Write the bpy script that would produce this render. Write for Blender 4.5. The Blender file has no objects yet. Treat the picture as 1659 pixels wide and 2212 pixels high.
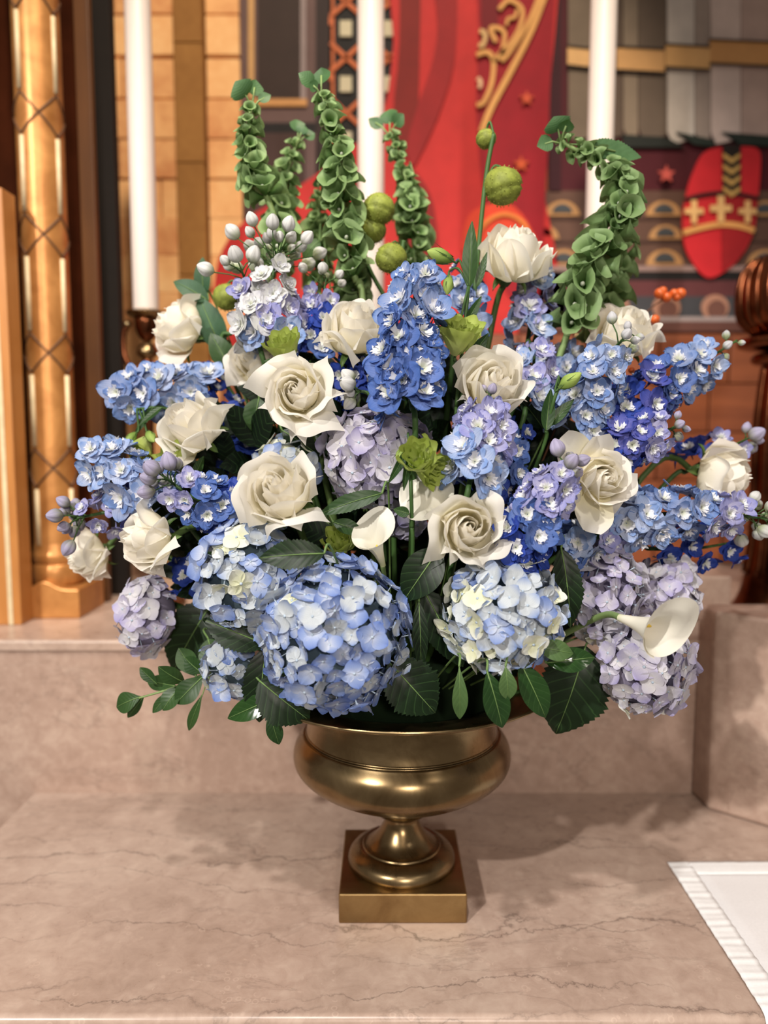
import bpy, math, random
from mathutils import Vector, Matrix, Quaternion, noise

# ------------------------------------------------------------------ camera, light, exposure
sc = bpy.context.scene
COL = sc.collection
PI = math.pi
W, H, F = 1659, 2212, 1661.0
PITCH = math.radians(5.5)
CAM = Vector((-0.0243, -1.0165, 0.622))

cd = bpy.data.cameras.new('camera')
cam = bpy.data.objects.new('camera', cd); COL.objects.link(cam)
cam.location = CAM
cam.rotation_euler = (PI/2 - PITCH, 0, 0)
cd.sensor_fit = 'HORIZONTAL'; cd.sensor_width = 36.0; cd.lens = F*36.0/W
cd.clip_start = 0.02; cd.clip_end = 60
cd.dof.use_dof = True; cd.dof.focus_distance = 0.85; cd.dof.aperture_fstop = 2.9
sc.camera = cam

wd = bpy.data.worlds.new('dim_church_interior'); sc.world = wd; wd.use_nodes = True
bg = wd.node_tree.nodes['Background']
bg.inputs['Color'].default_value = (1.0, 0.86, 0.74, 1); bg.inputs['Strength'].default_value = 0.20

def spot(name, loc, target, power, radius, color, angle=50, blend=0.6):
    l = bpy.data.lights.new(name, 'SPOT'); l.energy = power; l.color = color
    l.shadow_soft_size = radius; l.spot_size = math.radians(angle); l.spot_blend = blend
    o = bpy.data.objects.new(name, l); COL.objects.link(o); o.location = loc
    o.rotation_euler = (Vector(target)-Vector(loc)).to_track_quat('-Z', 'Y').to_euler()
    return o
spot('ceiling_spotlight_key', (-1.84, -2.80, 2.45), (0, 0, 0.35), 365, 0.05, (1.0, 0.95, 0.89), 46)
spot('ceiling_spotlight_high', (-0.35, -1.9, 3.3), (0, 0.1, 0.35), 180, 0.06, (1.0, 0.95, 0.90), 46)
spot('ceiling_spotlight_second', (1.9, -2.6, 2.9), (0, 0, 0.3), 16, 0.06, (1.0, 0.90, 0.80), 50)
spot('nave_lamp', (0.5, -4.6, 1.9), (0, 0.2, 0.25), 270, 0.22, (1.0, 0.90, 0.80), 34)  # added soft fill from the front, brightens riser and urn
spot('ceiling_spotlight_reredos', (0.05, -1.0, 3.2), (-0.15, 1.1, 0.92), 260, 0.08, (1.0, 0.84, 0.66), 44, 0.4)

sc.view_settings.view_transform = 'Standard'; sc.view_settings.look = 'None'
sc.view_settings.gamma = 1.0; sc.view_settings.use_curve_mapping = False
sc.view_settings.exposure = 0.32
sc.cycles.max_bounces = 7; sc.cycles.diffuse_bounces = 5; sc.cycles.glossy_bounces = 3; sc.cycles.transmission_bounces = 6

# ------------------------------------------------------------------ helpers
RND = random.Random(7)
FWD = Vector((0, math.cos(PITCH), -math.sin(PITCH))); UPV = Vector((0, math.sin(PITCH), math.cos(PITCH)))
def at(px, py, Y):
    """world point seen at that pixel, at world depth plane Y"""
    d = FWD*F + Vector((1, 0, 0))*(px-W/2) + UPV*(H/2-py)
    return CAM + d*((Y-CAM.y)/d.y)
def scale(Y, py=1106):
    """metres for one pixel at depth Y"""
    return ((at(830, py, Y)-CAM).dot(FWD))/F
def on_z(px, py, z):
    d = FWD*F + Vector((1, 0, 0))*(px-W/2) + UPV*(H/2-py)
    return CAM + d*((z-CAM.z)/d.z)
def lerp(a, b, t): return a+(b-a)*t
def clamp(x, a=0.0, b=1.0): return max(a, min(b, x))
def smooth(a, b, x):
    t = clamp((x-a)/(b-a)); return t*t*(3-2*t)
def lin(c):
    return tuple((x/255/12.92 if x/255 <= 0.04045 else ((x/255+0.055)/1.055)**2.4) for x in c)

def link(name, data, parent=None, mat=None, mw=None):
    o = bpy.data.objects.new(name, data); COL.objects.link(o)
    if parent is not None: o.parent = parent
    if mat is not None and data is not None and len(data.materials) == 0: data.materials.append(mat)
    if mw is not None: o.matrix_basis = mw
    return o
def mesh(name, verts, faces, mat=None, attr=None, smooth_=True):
    me = bpy.data.meshes.new(name)
    me.from_pydata([tuple(v) for v in verts], [], faces)
    if smooth_: me.polygons.foreach_set('use_smooth', [True]*len(me.polygons))
    if attr:
        for k, vals in attr.items():
            a = me.attributes.new(k, 'FLOAT', 'POINT'); a.data.foreach_set('value', vals)
    if mat is not None: me.materials.append(mat)
    me.update()
    return me
def tag(o, label=None, cat=None, group=None, kind=None):
    if label: o['label'] = label
    if cat: o['category'] = cat
    if group: o['group'] = group
    if kind: o['kind'] = kind
    return o
def thing(name, loc, label, cat, group=None, rot=None):
    o = bpy.data.objects.new(name, None); COL.objects.link(o); o.location = loc
    o.empty_display_size = 0.02
    if rot is not None: o.rotation_mode = 'QUATERNION'; o.rotation_quaternion = rot
    return tag(o, label, cat, group)

class MB:
    def __init__(s): s.v = []; s.f = []
    def add(s, v, f):
        n = len(s.v); s.v += [Vector(p) for p in v]; s.f += [tuple(i+n for i in q) for q in f]; return s
    def box(s, a, b):
        x0, y0, z0 = a; x1, y1, z1 = b
        return s.add([(x0,y0,z0),(x1,y0,z0),(x1,y1,z0),(x0,y1,z0),(x0,y0,z1),(x1,y0,z1),(x1,y1,z1),(x0,y1,z1)],
                     [(0,3,2,1),(4,5,6,7),(0,1,5,4),(1,2,6,5),(2,3,7,6),(3,0,4,7)])
    def tube(s, pts, rad, n=8, cap=True):
        pts = [Vector(p) for p in pts]; k = len(pts)
        rr = rad if isinstance(rad, (list, tuple)) else [rad]*k
        up = None; vs = []; fs = []
        for i, p in enumerate(pts):
            d = (pts[min(i+1, k-1)]-pts[max(i-1, 0)])
            d = d.normalized() if d.length > 1e-9 else Vector((0, 0, 1))
            if up is None:
                up = d.orthogonal().normalized()
            up = (up - d*up.dot(d)); up = up.normalized() if up.length > 1e-6 else d.orthogonal().normalized()
            w = d.cross(up)
            for j in range(n):
                a = 2*PI*j/n
                vs.append(p+(up*math.cos(a)+w*math.sin(a))*rr[i])
        for i in range(k-1):
            for j in range(n):
                a, b = i*n+j, i*n+(j+1) % n
                fs.append((a, b, b+n, a+n))
        if cap:
            fs.append(tuple(range(n))[::-1]); fs.append(tuple(range((k-1)*n, k*n)))
        return s.add(vs, fs)
    def lathe(s, prof, n=48, c=(0, 0, 0)):
        c = Vector(c); vs = []; fs = []; k = len(prof)
        for r, z in prof:
            for j in range(n):
                a = 2*PI*j/n; vs.append(c+Vector((r*math.cos(a), r*math.sin(a), z)))
        for i in range(k-1):
            for j in range(n):
                a, b = i*n+j, i*n+(j+1) % n
                fs.append((a, b, b+n, a+n))
        return s.add(vs, fs)
    def ell(s, c, rx, ry, rz, nu=12, nv=8, q=None):
        c = Vector(c); vs = []; fs = []
        for i in range(nv+1):
            t = PI*i/nv
            for j in range(nu):
                a = 2*PI*j/nu
                p = Vector((rx*math.sin(t)*math.cos(a), ry*math.sin(t)*math.sin(a), rz*math.cos(t)))
                if q is not None: p = q @ p
                vs.append(c+p)
        for i in range(nv):
            for j in range(nu):
                a, b = i*nu+j, i*nu+(j+1) % nu
                fs.append((a+nu, b+nu, b, a))
        return s.add(vs, fs)
    def build(s, name, mat, parent=None, smooth_=True):
        return link(name, mesh(name, s.v, s.f, mat, smooth_=smooth_), parent)
    def me(s, name, mat, smooth_=True): return mesh(name, s.v, s.f, mat, smooth_=smooth_)

def bevel(o, w, seg=2):
    m = o.modifiers.new('bevel', 'BEVEL'); m.width = w; m.segments = seg; m.limit_method = 'ANGLE'; return o

def crom(pts, n=6, closed=False):
    P = [Vector(p) for p in pts]; k = len(P); out = []
    rng = range(k) if closed else range(k-1)
    for i in rng:
        if closed: p0, p1, p2, p3 = P[(i-1) % k], P[i], P[(i+1) % k], P[(i+2) % k]
        else: p0, p1, p2, p3 = P[max(i-1, 0)], P[i], P[i+1], P[min(i+2, k-1)]
        for j in range(n):
            t = j/n
            out.append(0.5*((2*p1)+(p2-p0)*t+(2*p0-5*p1+4*p2-p3)*t*t+(3*p1-p0-3*p2+p3)*t**3))
    if not closed: out.append(P[-1].copy())
    return out

# ------------------------------------------------------------------ materials
class NT:
    def __init__(s, name):
        s.m = bpy.data.materials.new(name); s.m.use_nodes = True
        s.t = s.m.node_tree; s.n = s.t.nodes; s.n.clear()
        s.out = s.n.new('ShaderNodeOutputMaterial')
    def new(s, typ, **kw):
        nd = s.n.new(typ)
        for k, v in kw.items(): setattr(nd, k, v)
        return nd
    def l(s, a, b): s.t.links.new(a, b)
    def coord(s, sc3=(1, 1, 1), kind='Object'):
        tc = s.new('ShaderNodeTexCoord'); mp = s.new('ShaderNodeMapping'); mp.inputs['Scale'].default_value = sc3
        s.l(tc.outputs[kind], mp.inputs['Vector']); return mp.outputs['Vector']
    def noise(s, vec, scale_, detail=4, rough=0.55, dist=0.0):
        nd = s.new('ShaderNodeTexNoise'); nd.inputs['Scale'].default_value = scale_
        nd.inputs['Detail'].default_value = detail; nd.inputs['Roughness'].default_value = rough
        nd.inputs['Distortion'].default_value = dist
        if vec is not None: s.l(vec, nd.inputs['Vector'])
        return nd.outputs['Fac']
    def ramp(s, fac, stops, interp='LINEAR'):
        nd = s.new('ShaderNodeValToRGB'); cr = nd.color_ramp; cr.interpolation = interp
        while len(cr.elements) < len(stops): cr.elements.new(0.5)
        for e, (p, c) in zip(cr.elements, stops):
            e.position = p; e.color = (*c, 1) if len(c) == 3 else c
        s.l(fac, nd.inputs['Fac']); return nd.outputs['Color']
    def mix(s, fac, a, b, mode='MIX'):
        nd = s.new('ShaderNodeMix', data_type='RGBA', blend_type=mode)
        for i, v in ((0, fac), (6, a), (7, b)):
            if hasattr(v, 'is_linked'): s.l(v, nd.inputs[i])
            else: nd.inputs[i].default_value = v if i == 0 else ((*v, 1) if len(v) == 3 else v)
        return nd.outputs[2]
    def math(s, op, a, b=0.0, c=None):
        nd = s.new('ShaderNodeMath', operation=op)
        for i, v in enumerate((a, b) if c is None else (a, b, c)):
            if hasattr(v, 'is_linked'): s.l(v, nd.inputs[i])
            else: nd.inputs[i].default_value = v
        return nd.outputs[0]
    def bump(s, h, strength, dist=0.002):
        nd = s.new('ShaderNodeBump'); nd.inputs['Strength'].default_value = strength; nd.inputs['Distance'].default_value = dist
        s.l(h, nd.inputs['Height']); return nd.outputs['Normal']
    def principled(s, color, rough=0.5, metal=0.0, spec=0.5, normal=None, coat=0.0):
        b = s.new('ShaderNodeBsdfPrincipled')
        for k, v in (('Base Color', color), ('Roughness', rough)):
            if hasattr(v, 'is_linked'): s.l(v, b.inputs[k])
            else: b.inputs[k].default_value = (*v, 1) if k == 'Base Color' else v
        b.inputs['Metallic'].default_value = metal; b.inputs['Specular IOR Level'].default_value = spec
        b.inputs['Coat Weight'].default_value = coat
        if normal is not None: s.l(normal, b.inputs['Normal'])
        return b
    def done(s, shader):
        s.l(shader.outputs[0], s.out.inputs['Surface']); return s.m
    def thin(s, color, rough, trans, spec=0.3, normal=None, tcol=None):
        """a petal or leaf: surface reflection mixed with light let through"""
        b = s.principled(color, rough, 0, spec, normal)
        t = s.new('ShaderNodeBsdfTranslucent')
        c = tcol if tcol is not None else color
        if hasattr(c, 'is_linked'): s.l(c, t.inputs['Color'])
        else: t.inputs['Color'].default_value = (*c, 1)
        mx = s.new('ShaderNodeMixShader'); mx.inputs[0].default_value = trans
        s.l(b.outputs[0], mx.inputs[1]); s.l(t.outputs[0], mx.inputs[2])
        return s.done(mx)
    def attr(s, name):
        nd = s.new('ShaderNodeAttribute'); nd.attribute_name = name; return nd.outputs['Fac']
    def rand(s):
        return s.new('ShaderNodeObjectInfo').outputs['Random']

def m_plain(name, c, rough=0.6, spec=0.3, var=0.12, nscale=40, metal=0.0, bump=0.0, coat=0.0):
    t = NT(name); v = t.coord(); n = t.noise(v, nscale)
    c = lin(c)
    col = t.ramp(n, [(0.3, tuple(x*(1-var) for x in c)), (0.7, tuple(min(1, x*(1+var)) for x in c))])
    nm = t.bump(n, bump, 0.001) if bump else None
    return t.done(t.principled(col, rough, metal, spec, nm, coat))

def m_petal(name, inner, outer, lo=0.25, hi=0.95, trans=0.22, rough=0.6, vein=0.10, var=0.14, third=None):
    """pigment runs from the claw of the petal (inner) to its margin (outer)"""
    t = NT(name); a = t.attr('pv'); u = t.attr('pu'); r = t.rand()
    nz = t.noise(t.coord((1, 1, 1)), 60, 3)
    f = t.math('ADD', a, t.math('MULTIPLY', t.math('SUBTRACT', r, 0.5), 0.36))
    f = t.math('ADD', f, t.math('MULTIPLY', t.math('SUBTRACT', nz, 0.5), 0.35))
    col = t.ramp(f, [(lo, lin(inner)), (hi, lin(outer))] if third is None else [(lo, lin(inner)), ((lo+hi)/2, lin(third)), (hi, lin(outer))])
    w = t.math('SINE', t.math('MULTIPLY', u, 26.0))
    w = t.math('MULTIPLY', t.math('GREATER_THAN', w, 0.8), vein)
    col = t.mix(w, col, tuple(x*0.72 for x in lin(outer)))
    val = t.math('ADD', 1-var/2, t.math('MULTIPLY', t.math('FRACT', t.math('MULTIPLY', r, 7.31)), var))
    hs = t.new('ShaderNodeHueSaturation'); t.l(val, hs.inputs['Value']); t.l(col, hs.inputs['Color'])
    return t.thin(hs.outputs['Color'], rough, trans, 0.25)

def m_leaf(name, c1, c2, rough=0.42, trans=0.12, veincol=None, spec=0.32):
    t = NT(name); a = t.attr('pv'); u = t.attr('pu'); r = t.rand()
    nz = t.noise(t.coord(), 55, 4)
    f = t.math('ADD', t.math('MULTIPLY', nz, 0.8), t.math('MULTIPLY', r, 0.3))
    col = t.ramp(f, [(0.25, lin(c1)), (0.8, lin(c2))])
    au = t.math('ABSOLUTE', u)
    s = t.math('SINE', t.math('MULTIPLY', t.math('SUBTRACT', a, t.math('MULTIPLY', au, 0.22)), 46.0))
    vv = t.math('MULTIPLY', t.math('GREATER_THAN', s, 0.93), 0.35)
    col = t.mix(vv, col, lin(veincol or (56, 86, 46)))
    h = t.math('MULTIPLY', s, -0.5)
    return t.thin(col, rough, trans, spec, t.bump(t.math('ADD', t.math('MULTIPLY', h, 0.6), nz), 0.16, 0.0008), tcol=lin((70, 120, 30)))

def m_marble(name, base, light, dark, s=1.0, vein=0.7, rough=0.28, long=False):
    t = NT(name); v = t.coord()
    n1 = t.noise(v, 5*s, 6, 0.6, 0.4); n2 = t.noise(v, 38*s, 5, 0.65, 0.6); n3 = t.noise(v, 120*s, 3)
    f = t.math('ADD', t.math('MULTIPLY', n1, 0.5), t.math('ADD', t.math('MULTIPLY', n2, 0.42), t.math('MULTIPLY', n3, 0.08)))
    col = t.ramp(f, [(0.36, lin(dark)), (0.5, lin(base)), (0.64, lin(light))])
    vo = t.new('ShaderNodeTexVoronoi'); vo.inputs['Scale'].default_value = 34*s; vo.inputs['Randomness'].default_value = 1.0
    t.l(v, vo.inputs['Vector'])
    sp = t.ramp(vo.outputs['Distance'], [(0.10, (1, 1, 1)), (0.26, (0, 0, 0))])
    msk = t.math('MULTIPLY', sp, t.math('GREATER_THAN', t.noise(v, 9*s, 3), 0.53))
    col = t.mix(t.math('MULTIPLY', msk, 0.5), col, lin(light))
    # fine wandering veins, long across the slab
    vv = t.coord((1.0, 2.6, 2.6)); w1 = t.noise(vv, 3.0*s, 9, 0.62, 0.5)
    k = t.math('ABSOLUTE', t.math('SUBTRACT', w1, 0.5))
    ve = t.ramp(k, [(0.0, (1, 1, 1)), (0.012, (0, 0, 0))])
    gate = t.ramp(t.noise(v, 2.3*s, 2), [(0.42, (0, 0, 0)), (0.58, (1, 1, 1))])
    col = t.mix(t.math('MULTIPLY', t.math('MULTIPLY', ve, gate), vein), col, lin(tuple(x*0.62 for x in dark)))
    if long:                                    # long thin brown veins that wander across the slab
        sx = t.new('ShaderNodeSeparateXYZ'); t.l(v, sx.inputs[0])
        for fq, am, sd, wd_ in ((6.3, 1.9, 0.0, .013), (9.1, 2.6, 4.7, .011)):
            off = t.new('ShaderNodeVectorMath', operation='ADD'); t.l(v, off.inputs[0]); off.inputs[1].default_value = (sd, sd*.7, sd*1.3)
            w2 = t.noise(off.outputs[0], 3.2, 10, 0.60, 0.15)
            vv2 = t.math('ADD', t.math('MULTIPLY', sx.outputs[1], fq), t.math('MULTIPLY', w2, am))
            kk = t.math('ABSOLUTE', t.math('SUBTRACT', t.math('FRACT', vv2), 0.5))
            ln = t.ramp(kk, [(0.0, (1, 1, 1)), (wd_, (0.25, 0.25, 0.25)), (wd_*2.6, (0, 0, 0))])
            gt = t.ramp(t.noise(off.outputs[0], 4.5, 3), [(0.40, (0, 0, 0)), (0.60, (1, 1, 1))])
            col = t.mix(t.math('MULTIPLY', t.math('MULTIPLY', ln, gt), 0.75), col, lin(tuple(x*0.66 for x in dark)))
        vo2 = t.new('ShaderNodeTexVoronoi'); vo2.inputs['Scale'].default_value = 75; t.l(v, vo2.inputs['Vector'])
        ringf = t.ramp(vo2.outputs['Distance'], [(0.16, (0, 0, 0)), (0.24, (1, 1, 1)), (0.32, (0, 0, 0))])
        col = t.mix(t.math('MULTIPLY', t.math('MULTIPLY', ringf, t.math('GREATER_THAN', t.noise(v, 14, 3), 0.56)), 0.30), col, lin(tuple(min(255, x*1.1) for x in light)))
    rg = t.math('ADD', rough-0.05, t.math('MULTIPLY', n2, 0.12))
    return t.done(t.principled(col, rg, 0, 0.4, t.bump(n2, 0.03, 0.0006)))

def m_brass(name, c1, c2, rough=0.22, metal=1.0):
    t = NT(name); v = t.coord()
    n1 = t.noise(v, 14, 5, 0.6, 0.6); n2 = t.noise(v, 180, 3)
    col = t.ramp(n1, [(0.3, lin(c2)), (0.68, lin(c1))])
    rg = t.math('ADD', rough-0.04, t.math('MULTIPLY', n1, 0.16))
    return t.done(t.principled(col, rg, metal, 0.5, t.bump(t.math('ADD', n1, t.math('MULTIPLY', n2, 0.15)), 0.05, 0.0008)))

def m_wood(name, c1, c2, rough=0.4, axis=2, s=1.0):
    t = NT(name); scl = [26*s, 26*s, 26*s]; scl[axis] = 2.2*s
    n = t.noise(t.coord(tuple(scl)), 1.0, 6, 0.6, 0.4)
    n2 = t.noise(t.coord(), 6*s, 3)
    f = t.math('ADD', t.math('MULTIPLY', n, 0.7), t.math('MULTIPLY', n2, 0.3))
    col = t.ramp(f, [(0.32, lin(c1)), (0.68, lin(c2))])
    return t.done(t.principled(col, rough, 0, 0.4, t.bump(n, 0.06, 0.001)))

def m_stone(name, c1, c2, c3, rough=0.75):
    t = NT(name); v = t.coord(); r = t.rand()
    n1 = t.noise(v, 9, 6, 0.65, 0.3); n2 = t.noise(v, 60, 4)
    f = t.math('ADD', t.math('MULTIPLY', n1, 0.6), t.math('ADD', t.math('MULTIPLY', n2, 0.2), t.math('MULTIPLY', r, 0.22)))
    col = t.ramp(f, [(0.32, lin(c1)), (0.52, lin(c2)), (0.72, lin(c3))])
    return t.done(t.principled(col, rough, 0, 0.25, t.bump(n1, 0.15, 0.003)))
# ------------------------------------------------------------------ flower and leaf builders
M = {}
M['rose'] = m_petal('rose_petal_ivory', (252, 244, 208), (252, 248, 238), 0.1, 0.75, trans=0.46, rough=0.55, vein=0.03, var=0.05)
M['rose_stem'] = m_plain('rose_stem_green', (78, 100, 52), 0.5, 0.3)
M['sepal'] = m_leaf('sepal_green', (58, 84, 40), (98, 122, 64), 0.5)
M['h_blue'] = m_petal('hydrangea_blue', (192, 200, 217), (99, 124, 188), 0.10, 0.92, third=(143, 162, 207))
M['h_pale'] = m_petal('hydrangea_pale_blue', (199, 206, 211), (119, 146, 200), 0.42, 1.08)
M['h_cream'] = m_petal('hydrangea_cream', (228, 230, 196), (228, 230, 223), 0.2, 0.8)
M['h_lilac'] = m_petal('hydrangea_lilac', (205, 201, 212), (161, 154, 200), 0.2, 1.05)
M['h_white'] = m_petal('hydrangea_lilac_white', (212, 210, 212), (187, 183, 205), 0.2, 1.05)
M['h_eye'] = m_plain('hydrangea_eye', (170, 185, 200), 0.6)
M['h_core_lilac'] = m_plain('hydrangea_core_lilac', (120, 114, 132), 0.9, 0.1)
M['h_core'] = m_plain('hydrangea_core', (74, 88, 96), 0.9, 0.1)  # dark grey that puts the shade of the gaps into the colour
M['d_sky'] = m_petal('delphinium_sky', (177, 184, 208), (108, 136, 190), 0.1, 0.8, vein=0.32)
M['d_blue'] = m_petal('delphinium_blue', (113, 132, 186), (76, 106, 173), 0.1, 0.8, vein=0.32)
M['d_deep'] = m_petal('delphinium_deep', (64, 84, 168), (40, 66, 156), 0.1, 0.8, vein=0.32)
M['d_violet'] = m_petal('delphinium_violet', (117, 117, 186), (65, 78, 162), 0.1, 0.8, vein=0.32)
M['d_lav'] = m_petal('delphinium_lavender', (192, 188, 210), (140, 143, 201), 0.1, 0.9, vein=0.32)
M['d_pale'] = m_petal('delphinium_pale_blue', (192, 199, 218), (130, 158, 208), 0.1, 0.9, vein=0.32)
M['d_silver'] = m_petal('delphinium_silver', (226, 228, 216), (206, 206, 214), 0.1, 0.9, vein=0.15)
M['d_bud'] = m_petal('delphinium_bud', (156, 168, 122), (206, 206, 210), 0.1, 0.6, vein=0.5)
M['d_budlav'] = m_petal('delphinium_lilac_bud', (150, 152, 128), (172, 166, 194), 0.1, 0.6, vein=0.5)
M['d_budsilver'] = m_petal('delphinium_silver_bud', (158, 168, 124), (214, 214, 212), 0.05, 0.5, vein=0.45)
M['d_bee'] = m_petal('delphinium_bee', (200, 204, 186), (230, 231, 236), 0.1, 0.6, vein=0.0)
M['stem'] = m_plain('flower_stem_green', (62, 92, 46), 0.5, 0.3)
M['stem_light'] = m_plain('bell_stem_green', (120, 143, 89), 0.5, 0.3)
M['bell'] = m_petal('bell_calyx_green', (72, 108, 48), (134, 160, 108), 0.15, 1.25, trans=0.28, rough=0.5, vein=0.12)
M['bell_leaf'] = m_leaf('bell_leaf_green', (52, 86, 48), (79, 114, 72), 0.5, 0.2)
M['lis'] = m_petal('lisianthus_green', (196, 206, 130), (172, 188, 92), 0.2, 0.9, vein=0.1)
M['lis_bud'] = m_petal('lisianthus_bud', (128, 158, 74), (172, 194, 104), 0.1, 0.8, vein=0.2)
M['pod'] = m_plain('balloon_pod_green', (124, 134, 56), 0.6, 0.3, 0.30, 110)
M['pod_spine'] = m_plain('balloon_pod_spine', (140, 146, 62), 0.6)
M['calla'] = m_petal('calla_white', (214, 220, 150), (243, 240, 226), -0.05, 0.35, trans=0.25, rough=0.45, vein=0.03, var=0.03)
M['calla_in'] = m_plain('calla_spadix', (222, 190, 80), 0.7)
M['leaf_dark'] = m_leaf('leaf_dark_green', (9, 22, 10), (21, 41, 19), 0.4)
M['leaf_deep'] = m_leaf('leaf_black_green', (6, 16, 8), (14, 30, 14), 0.45, 0.05)  # leaf green darkened to carry the shade deep inside the bouquet
M['leaf_mid'] = m_leaf('leaf_mid_green', (29, 55, 26), (52, 79, 38), 0.4)
M['leaf_gloss'] = m_leaf('leaf_glossy_green', (19, 46, 17), (40, 74, 29), 0.16, spec=0.6)
M['leaf_pale'] = m_leaf('leaf_pale_green', (62, 89, 50), (86, 112, 65), 0.45, 0.2)
M['leaf_blue'] = m_leaf('leaf_bluish_green', (38, 71, 46), (60, 95, 67), 0.5, 0.15)
M['midrib'] = m_plain('leaf_midrib', (104, 132, 76), 0.5)
M['berry'] = m_plain('orange_berry', (214, 98, 40), 0.35, 0.5)
M['twig'] = m_plain('berry_twig', (88, 54, 34), 0.7)

def grid(nu, nv, fn, wrap=False):
    """fn(u in -1..1, v in 0..1) -> Vector; returns verts, faces, attrs"""
    vs, pu, pv, fs = [], [], [], []
    cols = nu if wrap else nu+1
    for j in range(nv+1):
        for i in range(cols):
            u = -1+2*i/nu; v = j/nv
            vs.append(fn(u, v)); pu.append(u); pv.append(v)
    for j in range(nv):
        for i in range(nu):
            a = j*cols+i; b = j*cols+(i+1) % cols
            fs.append((a, b, b+cols, a+cols))
    return vs, fs, {'pu': pu, 'pv': pv}
def gmesh(name, nu, nv, fn, mat, wrap=False):
    v, f, a = grid(nu, nv, fn, wrap); return mesh(name, v, f, mat, a)

def zrot(d, roll=0.0):
    q = Vector(d).normalized().to_track_quat('Z', 'Y')
    return q @ Quaternion((0, 0, 1), roll)

HEART = Vector((0.0, 0.0, 0.27))           # where the stems gather, in the mouth of the urn
def stem_to_heart(root, p, d, r, mat, back=0.05):
    """a stem from point p (flower facing d) down into the urn, as a child of root"""
    d = Vector(d).normalized()
    a = p; b = p-d*back
    tgt = HEART+Vector((clamp(p.x*0.18, -0.09, 0.09), clamp(p.y*0.18, -0.07, 0.07), 0))
    c = b.lerp(tgt, 0.45)+Vector((0, 0, -0.02)); 
    pts = crom([a, b, c, tgt], 6)
    inv = root.matrix_basis.inverted() if False else (Matrix.Translation(root.location) @ root.rotation_quaternion.to_matrix().to_4x4()).inverted()
    mb = MB().tube([inv @ q for q in pts], r, 7)
    return mb.build('stem', mat, root)

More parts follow.
